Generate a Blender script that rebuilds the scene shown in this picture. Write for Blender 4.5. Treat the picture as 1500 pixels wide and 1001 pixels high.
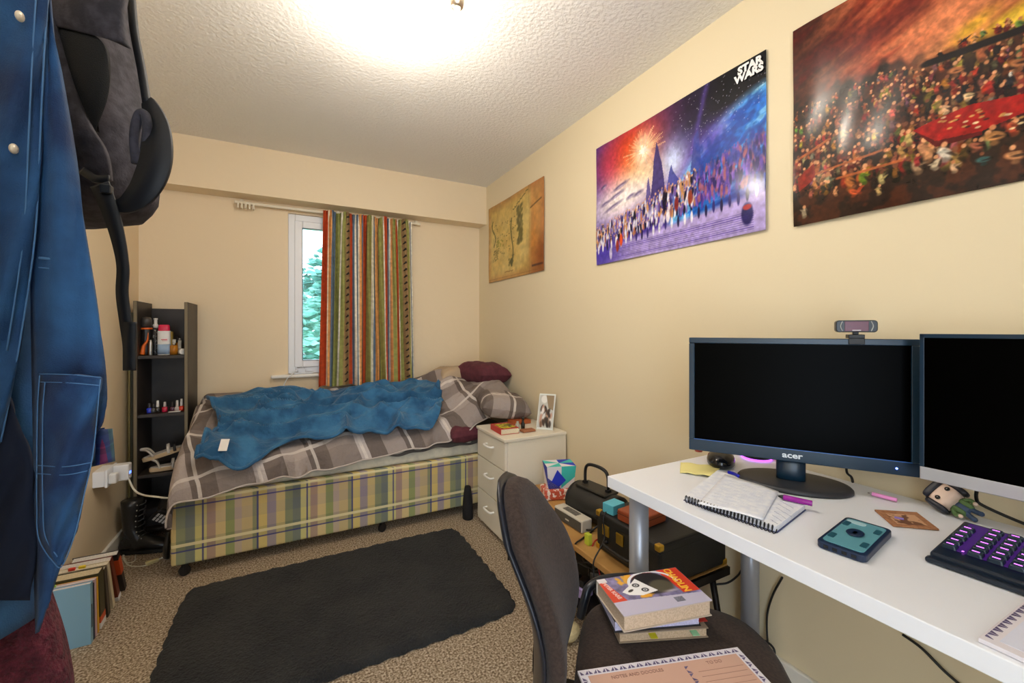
import bpy, bmesh, math, random
import numpy as np
from mathutils import Matrix, Vector
for o in list(bpy.data.objects): bpy.data.objects.remove(o)
SC = bpy.context.scene
COL = SC.collection
PI = math.pi
random.seed(7)

# ---------------------------------------------------------------- camera, world, lights, exposure
F, TH, V0, CZ = 610.4, 0.4882, 483.4, 1.2
CC, SS = math.cos(TH), math.sin(TH)
cam = bpy.data.cameras.new('camera'); camo = bpy.data.objects.new('camera', cam); COL.objects.link(camo)
cam.sensor_width = 36; cam.sensor_fit = 'HORIZONTAL'; cam.lens = F / 1500 * 36
cam.shift_y = -(500.5 - V0) / 1500; cam.clip_start = 0.02; cam.clip_end = 100
camo.location = (0, 0, CZ); camo.rotation_euler = (PI / 2, 0, -TH)
SC.camera = camo

w = bpy.data.worlds.new('world'); SC.world = w; w.use_nodes = True
bg = w.node_tree.nodes['Background']; bg.inputs[0].default_value = (0.72, 0.85, 1.0, 1); bg.inputs[1].default_value = 3.9
SC.view_settings.view_transform = 'Standard'; SC.view_settings.look = 'None'
SC.view_settings.gamma = 1; SC.view_settings.use_curve_mapping = False
SC.view_settings.exposure = 0.6

def light(name, kind, loc, power, color, size=0.1, rot=(0, 0, 0), size_y=None):
    l = bpy.data.lights.new(name, kind); l.energy = power; l.color = color
    if kind == 'AREA':
        l.size = size
        if size_y: l.shape = 'RECTANGLE'; l.size_y = size_y
    else: l.shadow_soft_size = size
    o = bpy.data.objects.new(name, l); COL.objects.link(o); o.location = loc; o.rotation_euler = rot
    return o
light('ceiling_lamp_light', 'POINT', (0.42, 1.02, 2.27), 7, (1.0, 0.90, 0.77), 0.04)
light('ceiling_lamp_light_2', 'POINT', (0.34, 1.56, 2.12), 9.5, (1.0, 0.90, 0.77), 0.04)

# ---------------------------------------------------------------- coordinates
def at(u, v, z=None, x=None, y=None, d=None):
    r = (u - 750) / F; k = Vector((r * CC + SS, -r * SS + CC, -(v - V0) / F))
    if z is not None: t = (z - CZ) / k.z
    elif x is not None: t = x / k.x
    elif y is not None: t = y / k.y
    else: t = d
    return Vector((0, 0, CZ)) + k * t
def rd(r, d, z):            # camera-aligned ground frame -> world
    return Vector((r * CC + d * SS, -r * SS + d * CC, z))

def lin(c):
    return tuple(((x / 255) / 12.92 if x / 255 <= 0.04045 else ((x / 255 + 0.055) / 1.055) ** 2.4) for x in c)

# ---------------------------------------------------------------- materials
MATS = {}
def mat(name, rgb=(200, 200, 200), rough=0.6, metal=0.0, emit=None, es=1.0, noise=None, bump=None, trans=0, alpha=1, coat=0, sheen=0, spec=None):
    """noise=(scale, rgb2, detail[, lo, hi]) mixes a second pigment; bump=(scale, strength[, dist])"""
    if name in MATS: return MATS[name]
    m = bpy.data.materials.new(name); m.use_nodes = True; MATS[name] = m
    nt = m.node_tree; b = nt.nodes['Principled BSDF']
    b.inputs['Base Color'].default_value = (*lin(rgb), 1); b.inputs['Roughness'].default_value = rough
    b.inputs['Metallic'].default_value = metal
    if spec is not None: b.inputs['Specular IOR Level'].default_value = spec
    if trans: b.inputs['Transmission Weight'].default_value = trans
    if coat: b.inputs['Coat Weight'].default_value = coat
    if sheen: b.inputs['Sheen Weight'].default_value = sheen * .12; b.inputs['Sheen Roughness'].default_value = 0.5
    if alpha < 1: b.inputs['Alpha'].default_value = alpha
    if emit: b.inputs['Emission Color'].default_value = (*lin(emit), 1); b.inputs['Emission Strength'].default_value = es
    if noise or bump:
        tc = nt.nodes.new('ShaderNodeTexCoord')
    if noise:
        n = nt.nodes.new('ShaderNodeTexNoise'); n.inputs['Scale'].default_value = noise[0]; n.inputs['Detail'].default_value = noise[2] if len(noise) > 2 else 3
        nt.links.new(tc.outputs['Object'], n.inputs['Vector'])
        r = nt.nodes.new('ShaderNodeValToRGB')
        lo, hi = (noise[3], noise[4]) if len(noise) > 4 else (0.38, 0.62)
        r.color_ramp.elements[0].position = lo; r.color_ramp.elements[1].position = hi
        r.color_ramp.elements[0].color = (*lin(rgb), 1); r.color_ramp.elements[1].color = (*lin(noise[1]), 1)
        nt.links.new(n.outputs['Fac'], r.inputs['Fac']); nt.links.new(r.outputs['Color'], b.inputs['Base Color'])
    if bump:
        n2 = nt.nodes.new('ShaderNodeTexNoise'); n2.inputs['Scale'].default_value = bump[0]; n2.inputs['Detail'].default_value = 4
        nt.links.new(tc.outputs['Object'], n2.inputs['Vector'])
        bp = nt.nodes.new('ShaderNodeBump'); bp.inputs['Strength'].default_value = bump[1]; bp.inputs['Distance'].default_value = bump[2] if len(bump) > 2 else 0.003
        nt.links.new(n2.outputs['Fac'], bp.inputs['Height']); nt.links.new(bp.outputs['Normal'], b.inputs['Normal'])
    return m
def colmat(name, rough=0.5, bump=None, spec=None, coat=0):
    m = mat(name, rough=rough, bump=bump, spec=spec, coat=coat)
    nt = m.node_tree; a = nt.nodes.new('ShaderNodeVertexColor'); a.layer_name = 'Col'
    nt.links.new(a.outputs['Color'], nt.nodes['Principled BSDF'].inputs['Base Color'])
    return m
def stripes_ramp(nt, coord_socket, period, stops, off=0.0):
    """constant colour ramp repeated along a coordinate; stops = [(pos, (r,g,b) linear or grey)]"""
    md = nt.nodes.new('ShaderNodeMath'); md.operation = 'MULTIPLY_ADD'; md.inputs[1].default_value = 1 / period; md.inputs[2].default_value = off
    nt.links.new(coord_socket, md.inputs[0])
    fr = nt.nodes.new('ShaderNodeMath'); fr.operation = 'FRACT'; nt.links.new(md.outputs[0], fr.inputs[0])
    r = nt.nodes.new('ShaderNodeValToRGB'); cr = r.color_ramp; cr.interpolation = 'CONSTANT'
    cr.elements[0].position = 0; cr.elements[0].color = (*stops[0][1], 1)
    cr.elements[1].position = stops[1][0]; cr.elements[1].color = (*stops[1][1], 1)
    for p, c in stops[2:]:
        e = cr.elements.new(p); e.color = (*c, 1)
    nt.links.new(fr.outputs[0], r.inputs[0]); return r.outputs['Color']
def plaid(name, perx, stx, pery, sty, mode='MULTIPLY', fac=1.0, rough=0.85, bump=(400, 0.25, 0.001), lines=None):
    m = mat(name, rough=rough, bump=bump, sheen=0.15)
    nt = m.node_tree; uv = nt.nodes.new('ShaderNodeUVMap'); sp = nt.nodes.new('ShaderNodeSeparateXYZ')
    nt.links.new(uv.outputs[0], sp.inputs[0])
    a = stripes_ramp(nt, sp.outputs[0], perx, stx); b = stripes_ramp(nt, sp.outputs[1], pery, sty)
    mx = nt.nodes.new('ShaderNodeMix'); mx.data_type = 'RGBA'; mx.blend_type = mode; mx.inputs[0].default_value = fac
    nt.links.new(a, mx.inputs[6]); nt.links.new(b, mx.inputs[7]); out = mx.outputs[2]
    if lines:      # thin woven lines laid over everything: (axis, period, centre, width, rgb)
        for ax, per, cen, wd, rgb in lines:
            md = nt.nodes.new('ShaderNodeMath'); md.operation = 'MULTIPLY_ADD'; md.inputs[1].default_value = 1 / per; md.inputs[2].default_value = -cen + 0.5
            nt.links.new(sp.outputs[ax], md.inputs[0])
            fr = nt.nodes.new('ShaderNodeMath'); fr.operation = 'FRACT'; nt.links.new(md.outputs[0], fr.inputs[0])
            cp = nt.nodes.new('ShaderNodeMath'); cp.operation = 'COMPARE'; cp.inputs[1].default_value = 0.5; cp.inputs[2].default_value = wd / 2
            nt.links.new(fr.outputs[0], cp.inputs[0])
            sc = nt.nodes.new('ShaderNodeMath'); sc.operation = 'MULTIPLY'; sc.inputs[1].default_value = 0.85; nt.links.new(cp.outputs[0], sc.inputs[0])
            m2 = nt.nodes.new('ShaderNodeMix'); m2.data_type = 'RGBA'; m2.inputs[7].default_value = (*lin(rgb), 1)
            nt.links.new(sc.outputs[0], m2.inputs[0]); nt.links.new(out, m2.inputs[6]); out = m2.outputs[2]
    nt.links.new(out, nt.nodes['Principled BSDF'].inputs['Base Color'])
    return m

# ---------------------------------------------------------------- geometry generators: (verts, faces)
def join(*gs):
    V, Fc = [], []
    for v, f in gs:
        n = len(V); V += [tuple(p) for p in v]; Fc += [tuple(i + n for i in q) for q in f]
    return V, Fc
def xf(g, M): return [tuple(M @ Vector(p)) for p in g[0]], g[1]
def T(x, y, z): return Matrix.Translation((x, y, z))
def RZ(a): return Matrix.Rotation(a, 4, 'Z')
def RX(a): return Matrix.Rotation(a, 4, 'X')
def RY(a): return Matrix.Rotation(a, 4, 'Y')
def S(x, y, z): return Matrix.Diagonal((x, y, z, 1))
def box(x0, x1, y0, y1, z0, z1):
    v = [(x, y, z) for x in (x0, x1) for y in (y0, y1) for z in (z0, z1)]
    return v, [(0, 1, 3, 2), (4, 6, 7, 5), (0, 4, 5, 1), (2, 3, 7, 6), (0, 2, 6, 4), (1, 5, 7, 3)]
def loft(rings, caps=True, closed=True):
    n = len(rings[0]); V = [tuple(p) for r in rings for p in r]; Fc = []
    for i in range(len(rings) - 1):
        for j in range(n if closed else n - 1):
            k = (j + 1) % n; Fc.append((i * n + j, i * n + k, (i + 1) * n + k, (i + 1) * n + j))
    if caps: Fc.append(tuple(range(n - 1, -1, -1))); Fc.append(tuple((len(rings) - 1) * n + j for j in range(n)))
    return V, Fc
def ring(cx, cy, z, rx, ry=None, n=24, p=1.0):
    ry = rx if ry is None else ry; o = []
    for j in range(n):
        a = 2 * PI * j / n; c, s = math.cos(a), math.sin(a)
        o.append((cx + rx * math.copysign(abs(c) ** p, c), cy + ry * math.copysign(abs(s) ** p, s), z))
    return o
def lathe(prof, n=24, sx=1, sy=1): return loft([ring(0, 0, z, max(r, 1e-5) * sx, max(r, 1e-5) * sy, n) for r, z in prof])
def cyl(r, z0, z1, n=24): return lathe([(r, z0), (r, z1)], n)
def ball(rx, ry, rz, n=16, m=10):
    return loft([ring(0, 0, -rz * math.cos(PI * i / m), max(rx * math.sin(PI * i / m), 1e-5), max(ry * math.sin(PI * i / m), 1e-5), n) for i in range(m + 1)])
def smooth_path(P, k=6):
    P = [Vector(p) for p in P]; out = []
    for i in range(len(P) - 1):
        p0, p1, p2, p3 = P[max(i - 1, 0)], P[i], P[i + 1], P[min(i + 2, len(P) - 1)]
        for j in range(k):
            t = j / k
            out.append(0.5 * ((2 * p1) + (p2 - p0) * t + (2 * p0 - 5 * p1 + 4 * p2 - p3) * t * t + (3 * p1 - p0 - 3 * p2 + p3) * t ** 3))
    out.append(P[-1]); return out
def frames(P):
    out = []; up = Vector((0, 0, 1)); last = None
    for i in range(len(P)):
        t = (P[min(i + 1, len(P) - 1)] - P[max(i - 1, 0)]); t = t.normalized() if t.length > 0 else Vector((1, 0, 0))
        if last is None: a = t.cross(up if abs(t.z) < 0.9 else Vector((1, 0, 0))).normalized()
        else:
            a = (last - t * last.dot(t)); a = a.normalized() if a.length > 1e-6 else last
        last = a; out.append((a, t.cross(a).normalized()))
    return out
def tube(P, r, n=8, k=6):
    P = smooth_path(P, k) if k > 1 else [Vector(p) for p in P]; fr = frames(P); R = []
    for i, p in enumerate(P):
        rr = r(i / (len(P) - 1)) if callable(r) else r; a, b = fr[i]
        R.append([p + a * math.cos(2 * PI * j / n) * rr + b * math.sin(2 * PI * j / n) * rr for j in range(n)])
    return loft(R)
def ribbon(P, wdir, w, th, k=6):
    P = smooth_path(P, k); R = []; wd = Vector(wdir).normalized()
    for i, p in enumerate(P):
        t = (P[min(i + 1, len(P) - 1)] - P[max(i - 1, 0)]).normalized(); nn = t.cross(wd).normalized(); ww = nn.cross(t).normalized()
        q = w(i / (len(P) - 1)) if callable(w) else w
        R.append([p + ww * q / 2 + nn * th / 2, p + ww * q / 2 - nn * th / 2, p - ww * q / 2 - nn * th / 2, p - ww * q / 2 + nn * th / 2])
    return loft(R)
def prism(poly, z0, z1):
    n = len(poly); V = [(x, y, z0) for x, y in poly] + [(x, y, z1) for x, y in poly]
    return V, [tuple(range(n - 1, -1, -1)), tuple(range(n, 2 * n))] + [(i, (i + 1) % n, n + (i + 1) % n, n + i) for i in range(n)]
def rrect(w, h, r, n=5, cx=0, cy=0):
    o = []
    for qx, qy, a0 in ((w / 2 - r, h / 2 - r, 0), (-w / 2 + r, h / 2 - r, PI / 2), (-w / 2 + r, -h / 2 + r, PI), (w / 2 - r, -h / 2 + r, 1.5 * PI)):
        for i in range(n + 1): a = a0 + PI / 2 * i / n; o.append((cx + qx + r * math.cos(a), cy + qy + r * math.sin(a)))
    return o
def gridgeo(fn, nu, nv):
    V = [tuple(fn(i / nu, j / nv)) for j in range(nv + 1) for i in range(nu + 1)]
    return V, [(j * (nu + 1) + i, j * (nu + 1) + i + 1, (j + 1) * (nu + 1) + i + 1, (j + 1) * (nu + 1) + i) for j in range(nv) for i in range(nu)]
def text(s, size, depth=0.0004, bold=0.0, align='CENTER', sx=1.0, shear=0.0):
    cu = bpy.data.curves.new('t', 'FONT'); cu.body = s; cu.size = size; cu.extrude = depth / 2; cu.align_x = align; cu.align_y = 'CENTER'
    cu.offset = bold; cu.shear = shear; cu.resolution_u = 3
    o = bpy.data.objects.new('t', cu); COL.objects.link(o); bpy.context.view_layer.update()
    me = bpy.data.meshes.new_from_object(o.evaluated_get(bpy.context.evaluated_depsgraph_get()))
    V = [(v.co.x * sx, v.co.y, v.co.z) for v in me.vertices]; Fc = [tuple(p.vertices) for p in me.polygons]
    bpy.data.objects.remove(o); bpy.data.meshes.remove(me); bpy.data.curves.remove(cu)
    return V, Fc
def strap(P, w, th, k=6, nn=None):
    P = smooth_path(P, k); R = []; nn = Vector(nn) if nn else Vector((SS, CC, 0))
    for i, p in enumerate(P):
        t = (P[min(i + 1, len(P) - 1)] - P[max(i - 1, 0)]).normalized(); ww = nn.cross(t).normalized(); q = w(i / (len(P) - 1)) if callable(w) else w
        R.append([p + ww * q / 2 + nn * th / 2, p + ww * q / 2 - nn * th / 2, p - ww * q / 2 - nn * th / 2, p - ww * q / 2 + nn * th / 2])
    return loft(R)
# value noise in numpy (fixed patterns for folds and prints)
def vnoise(x, y, seed=0):
    x = np.asarray(x, float); y = np.asarray(y, float); xi = np.floor(x).astype(int); yi = np.floor(y).astype(int); fx = x - xi; fy = y - yi
    fx = fx * fx * (3 - 2 * fx); fy = fy * fy * (3 - 2 * fy)
    def h(a, b):
        n = (a * 374761393 + b * 668265263 + seed * 974711) & 0x7fffffff; n = ((n ^ (n >> 13)) * 1274126177) & 0x7fffffff; return ((n ^ (n >> 16)) & 0xffff) / 65535.0
    return (h(xi, yi) * (1 - fx) + h(xi + 1, yi) * fx) * (1 - fy) + (h(xi, yi + 1) * (1 - fx) + h(xi + 1, yi + 1) * fx) * fy
def fbm(x, y, seed=0, o=4):
    return sum(vnoise(np.asarray(x) * 2 ** i, np.asarray(y) * 2 ** i, seed + i * 17) * 0.5 ** (i + 1) for i in range(o)) / (1 - 0.5 ** o)

# ---------------------------------------------------------------- object builders
def make(name, geo, m, parent=None, M=None, world=False, smooth=False, bevel=0, subsurf=0, solid=0, uv=None, col=None, label=None, autosmooth=None, seg=2):
    V, Fc = geo
    if world and M is not None:
        Mi = M.inverted(); V = [tuple(Mi @ Vector(p)) for p in V]
    me = bpy.data.meshes.new(name); me.from_pydata([tuple(p) for p in V], [], Fc); me.update()
    if isinstance(m, (list, tuple)):
        for q in m: me.materials.append(q)
    else: me.materials.append(m)
    if smooth: me.polygons.foreach_set('use_smooth', [True] * len(me.polygons))
    if uv is not None:
        l = me.uv_layers.new(name='UVMap'); vi = np.zeros(len(me.loops), int); me.loops.foreach_get('vertex_index', vi)
        l.data.foreach_set('uv', np.asarray(uv, float)[vi].ravel())
    if col is not None:
        a = me.color_attributes.new('Col', 'FLOAT_COLOR', 'POINT'); c = np.ones((len(V), 4)); c[:, :3] = col; a.data.foreach_set('color', c.ravel())
    bm = bmesh.new(); bm.from_mesh(me)
    if uv is None and col is None: bmesh.ops.recalc_face_normals(bm, faces=bm.faces)
    bm.to_mesh(me); bm.free()
    o = bpy.data.objects.new(name, me); COL.objects.link(o)
    if parent is not None: o.parent = parent
    elif M is not None: o.matrix_basis = M
    if bevel:
        b = o.modifiers.new('bevel', 'BEVEL'); b.width = bevel; b.segments = seg; b.limit_method = 'ANGLE'; b.angle_limit = 0.6
    if solid:
        b = o.modifiers.new('solid', 'SOLIDIFY'); b.thickness = solid; b.offset = 1
    if subsurf:
        b = o.modifiers.new('sub', 'SUBSURF'); b.levels = b.render_levels = subsurf
    if label: o['label'] = label
    return o
def tag(o, label, cat, group=None, kind=None):
    o['label'] = label; o['category'] = cat
    if group: o['group'] = group
    if kind: o['kind'] = kind
    return o
def struct(name, geo, m, parent=None, **k):
    o = make(name, geo, m, parent, **k)
    if parent is None: o['kind'] = 'structure'
    return o
class Thing:
    def __init__(s, name, label, cat, loc=(0, 0, 0), rz=0, M=None, group=None, kind=None):
        s.M = M if M is not None else T(*loc) @ RZ(rz)
        s.o = bpy.data.objects.new(name, None); COL.objects.link(s.o); s.o.matrix_basis = s.M; s.o.empty_display_size = 0.05
        if label: tag(s.o, label, cat, group, kind)
        elif kind: s.o['kind'] = kind
    def part(s, name, geo, m, parent=None, world=False, **k):
        return make(name, geo, m, parent or s.o, M=s.M if world else None, world=world, **k)
def single(name, label, cat, geo, m, loc=(0, 0, 0), rz=0, M=None, group=None, world=True, kind=None, **k):
    MM = M if M is not None else T(*loc) @ RZ(rz)
    o = make(name, geo, m, None, M=MM, world=world, **k); return tag(o, label, cat, group, kind)
def dup(root, M, label=None, group=None):
    r = root.copy(); COL.objects.link(r); r.matrix_basis = M
    if label: r['label'] = label
    if group: r['group'] = group
    for ch in list(root.children):
        c = ch.copy(); COL.objects.link(c); c.parent = r
        for g in list(ch.children):
            d = g.copy(); COL.objects.link(d); d.parent = c
    return r

# ---------------------------------------------------------------- printed pictures as colour attributes on fine grids
class Canvas:
    def __init__(s, w, h, nx, bgc):
        s.w, s.h, s.nx = w, h, nx; s.ny = int(nx * h / w)
        s.X, s.Y = np.meshgrid(np.linspace(0, w, s.nx), np.linspace(0, h, s.ny)); s.a = np.zeros((s.ny, s.nx, 3)); s.a[:] = np.array(bgc) / 255.0
    def put(s, m, c):
        m = np.clip(m, 0, 1)[..., None]; s.a = s.a * (1 - m) + (np.array(c) / 255.0) * m
    def ell(s, cx, cy, rx, ry, c, al=1, soft=0.15, rot=0):
        R = max(rx, ry) * (1 + soft) * 1.1
        i0, i1 = np.searchsorted(s.X[0], [cx - R, cx + R]); j0, j1 = np.searchsorted(s.Y[:, 0], [cy - R, cy + R])
        if i1 <= i0 or j1 <= j0: return
        X = s.X[j0:j1, i0:i1] - cx; Y = s.Y[j0:j1, i0:i1] - cy; co, si = math.cos(rot), math.sin(rot)
        q = np.sqrt(((X * co + Y * si) / rx) ** 2 + ((-X * si + Y * co) / ry) ** 2)
        m = (np.clip((1 + soft - q) / (2 * soft), 0, 1) * al)[..., None]
        s.a[j0:j1, i0:i1] = s.a[j0:j1, i0:i1] * (1 - m) + np.array(c) / 255.0 * m
    def glow(s, cx, cy, rx, ry, c, al=1, rot=0):
        co, si = math.cos(rot), math.sin(rot); X = s.X - cx; Y = s.Y - cy
        q = ((X * co + Y * si) / rx) ** 2 + ((-X * si + Y * co) / ry) ** 2; s.put(np.exp(-q) * al, c)
    def poly(s, P, c, al=1):
        m = np.zeros(s.X.shape, bool)
        for i in range(len(P)):
            (x1, y1), (x2, y2) = P[i], P[(i + 1) % len(P)]
            if y1 == y2: continue
            cnd = ((s.Y >= min(y1, y2)) & (s.Y < max(y1, y2))) & (s.X < (x2 - x1) * (s.Y - y1) / (y2 - y1) + x1); m ^= cnd
        s.put(m * al, c)
    def lnz(s, fn, wd, c, al=1, x0=-1, x1=9): s.put((np.abs(s.Y - fn(s.X)) < wd) * al * (s.X > x0) * (s.X < x1), c)
    def vary(s, sc, amt, seed=3):
        n = fbm(s.X * sc, s.Y * sc, seed, 4)[..., None]; s.a = np.clip(s.a * (1 + (n - 0.5) * 2 * amt), 0, 1)
    def linear(s):
        a = np.clip(s.a, 0, 1); return np.where(a <= 0.04045, a / 12.92, ((a + 0.055) / 1.055) ** 2.4).reshape(-1, 3)
    def geo(s, fn):
        """fn(x, y) arrays -> 3 arrays"""
        x, y, z = fn(s.X.ravel(), s.Y.ravel()); V = list(zip(np.broadcast_to(x, s.X.size).tolist(), np.broadcast_to(y, s.X.size).tolist(), np.broadcast_to(z, s.X.size).tolist()))
        n = s.nx; return V, [(j * n + i, j * n + i + 1, (j + 1) * n + i + 1, (j + 1) * n + i) for j in range(s.ny - 1) for i in range(n - 1)]
# ================================================================ ROOM
XR, YF, YS, XL, H, ZS = 1.455, 3.349, 3.20, -0.828, 2.40, 2.086
YB = -1.0
wallm = mat('wall_paint', (232, 216, 182), 0.6, bump=(14, 0.25, 0.004))
farm = mat('far_wall_paint', (240, 220, 186), 0.6, bump=(9, 0.6, 0.006))
white = mat('white_gloss_paint', (238, 234, 225), 0.35)
def carpet():
    m = mat('carpet_speckle', (170, 145, 115), 0.95, bump=(330, 1.0, 0.012), sheen=0.2)
    nt = m.node_tree; tc = nt.nodes.new('ShaderNodeTexCoord'); n = nt.nodes.new('ShaderNodeTexNoise'); n.inputs['Scale'].default_value = 130; n.inputs['Detail'].default_value = 3
    nt.links.new(tc.outputs['Object'], n.inputs['Vector']); r = nt.nodes.new('ShaderNodeValToRGB'); cr = r.color_ramp
    cr.elements[0].position = 0.33; cr.elements[0].color = (*lin((112, 90, 66)), 1); cr.elements[1].position = 0.68; cr.elements[1].color = (*lin((250, 238, 216)), 1)
    e = cr.elements.new(0.45); e.color = (*lin((178, 152, 120)), 1); e = cr.elements.new(0.56); e.color = (*lin((220, 198, 168)), 1)
    nt.links.new(n.outputs['Fac'], r.inputs[0]); nt.links.new(r.outputs['Color'], nt.nodes['Principled BSDF'].inputs['Base Color']); return m
struct('floor', box(XL - .1, XR + .1, YB, YF + .25, -.06, 0), carpet())
struct('ceiling', box(XL - .1, XR + .1, YB, YF + .25, H, H + .05), mat('artex_ceiling', (242, 240, 236), 0.85, bump=(60, .9, 0.006)))
struct('wall_right', box(XR, XR + .1, YB, YF + .25, 0, H), wallm)
struct('wall_left', box(XL - .1, XL, YB, YF + .25, 0, H), farm)
WX0, WX1, WZ0, WZ1 = -0.016, 0.70, 0.885, 2.03
struct('wall_far', join(box(XL, WX0, YF, YF + .24, 0, H), box(WX1, XR, YF, YF + .24, 0, H), box(WX0, WX1, YF, YF + .24, 0, WZ0), box(WX0, WX1, YF, YF + .24, WZ1, H)), farm)
struct('wall_back', box(.18, XR, -.85, -.78, 0, H), wallm)  # unseen partial wall, added to cut fill light reaching under the desk
struct('trim_1', box(XL, XR, YS, YF, ZS, H), farm)
struct('trim_2', box(XL, -0.665, YB, YS, H - .04, H), farm)
struct('baseboard_right', box(XR - .016, XR, YB, YF, 0, .1), white, bevel=.004)
struct('baseboard_left', box(XL, XL + .016, YB, YF, 0, .1), white, bevel=.004)
struct('baseboard_far', box(XL, XR, YF - .016, YF, 0, .1), white, bevel=.004)
# window: outer frame, opening sash, pane, inner board
upvc = mat('white_upvc', (240, 242, 246), 0.3)
wn = Thing('window_1', None, None, ((WX0 + WX1) / 2, YF + .05, WZ0), kind='structure')
def frame(x0, x1, z0, z1, w, y0, y1): return join(box(x0, x0 + w, y0, y1, z0, z1), box(x1 - w, x1, y0, y1, z0, z1), box(x0 + w, x1 - w, y0, y1, z0, z0 + w), box(x0 + w, x1 - w, y0, y1, z1 - w, z1))
wn.part('window_frame', frame(WX0, WX1, WZ0, WZ1, .045, YF + .025, YF + .085), upvc, world=True, bevel=.004)
wn.part('sash', frame(WX0 + .04, WX1 - .04, WZ0 + .045, WZ1 - .045, .052, YF + .012, YF + .07), upvc, world=True, bevel=.006)
wn.part('pane', box(WX0 + .08, WX1 - .08, YF + .04, YF + .052, WZ0 + .09, WZ1 - .09), mat('window_glass', (235, 248, 250), 0.02, trans=1.0), world=True)
wn.part('gasket', frame(WX0 + .09, WX1 - .09, WZ0 + .094, WZ1 - .094, .004, YF + .010, YF + .014), mat('grey_gasket', (60, 80, 92), 0.6), world=True)
wn.part('window_handle', join(box(.27, .29, YF - .01, YF + .012, 1.0, 1.06), box(.275, .285, YF - .03, YF - .015, 1.0, 1.12)), upvc, world=True, bevel=.003)
wn.part('window_sill', box(-0.121, .86, YF - .045, YF + .03, .862, .885), white, world=True, bevel=.008)

# door leaf the clothes hang from (outside the frame, on the left)
dd = Vector((-.389, .921, 0)); dn = Vector((-.921, -.389, 0))
d0 = dd * .38 + dn * .10; d1 = dd * 1.16 + dn * .10
door = struct('door_1', prism([(d0.x, d0.y), (d1.x, d1.y), ((d1 + dn * .04).x, (d1 + dn * .04).y), ((d0 + dn * .04).x, (d0 + dn * .04).y)], .005, 2.02), white, bevel=.002)
steel = mat('brushed_steel', (190, 190, 190), 0.3, 1.0)
def hook(t, z, reach):
    p = dd * t + dn * .10; q = -dn
    return tube([(*p.xy, z), (*(p + q * reach * .6).xy, z - .02), (*(p + q * reach).xy, z + .0), (*(p + q * (reach + .01)).xy, z + .04)], .005)
hk = Thing('door_hook_rail', 'steel row of coat hooks fixed high on the door at the left edge', 'coat hooks', (*(dd * .9 + dn * .1).xy, 1.9))
hk.part('rail', prism([tuple((dd * a + dn * b).xy) for a, b in ((.55, .1), (1.12, .1), (1.12, .094), (.55, .094))], 1.88, 1.92), steel, world=True)
for t, z in ((.62, 1.86), (.82, 1.86), (1.0, 1.9), (1.08, 1.9)): hk.part('hook', hook(t, z + .02, .06), steel, world=True, smooth=True)

# ---- ceiling light: plate with spots, one just dips into the picture
cl = Thing('ceiling_spotlight', 'small metal ceiling spotlight fitting glowing at top centre of the ceiling', 'ceiling light', (.40, 1.38, H))
nick = mat('satin_nickel', (200, 185, 165), 0.35, 1.0)
cl.part('ceiling_plate', xf(lathe([(.055, -.02), (.06, -.012), (.06, 0)]), T(0, 0, 0)), nick, smooth=True)
for i, (sx, sy, rot) in enumerate(((.10, -.04, .5), (-.08, -.05, 2.4), (.02, -.14, 4.3))):
    arm = cl.part('arm', tube([(0, 0, -.015), (sx * .6, sy * .6, -.03), (sx, sy, -.035)], .006), nick, smooth=True)
    sp = cl.part('spot_shade', xf(lathe([(.014, -.105), (.021, -.10), (.024, -.085), (.022, -.05), (.012, -.03), (.004, -.028)]), T(sx, sy, 0)), nick, smooth=True)
    cl.part('bulb', xf(ball(.012, .012, .007), T(sx, sy, -.105)), mat('bulb_glow', (255, 240, 220), .4, emit=(255, 225, 185), es=4), parent=sp, smooth=True)

# ---- garden outside the window
single('garden_lawn', 'green lawn outside the window', 'lawn', box(-12, 10, 4.2, 30, -1.3, -1.2), mat('lawn_green', (70, 120, 60), .9, noise=(3, (110, 160, 90))), loc=(0, 10, -1.3), kind='stuff')
def foliage(seed, c, rx, ry, rz, n, leaf=.09):
    rnd = random.Random(seed); V, Fc = [], []
    for i in range(n):
        a = rnd.uniform(0, 2 * PI); b = math.acos(rnd.uniform(-1, 1)); q = rnd.uniform(.72, 1.05) * (1 + .18 * math.sin(3 * a + seed) * math.sin(4 * b))
        p = Vector((c[0] + rx * q * math.sin(b) * math.cos(a), c[1] + ry * q * math.sin(b) * math.sin(a), c[2] + rz * q * math.cos(b)))
        R = Matrix.Rotation(rnd.uniform(0, 6.3), 4, 'Z') @ Matrix.Rotation(rnd.uniform(-1.4, 1.4), 4, 'X'); l = leaf * rnd.uniform(.6, 1.4); k = len(V)
        for q2 in ((-l, 0, 0), (0, -l * .45, .01), (l, 0, 0), (0, l * .45, .01)): V.append(tuple(p + R.to_3x3() @ Vector(q2)))
        Fc.append((k, k + 1, k + 2, k + 3))
    return V, Fc
lf = [mat('leaf_green_a', (80, 140, 125), .5, noise=(2, (140, 196, 176))), mat('leaf_green_b', (70, 130, 118), .5, noise=(2, (120, 180, 165))), mat('leaf_green_c', (110, 180, 100), .5, noise=(3, (180, 220, 150)))]
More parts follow.
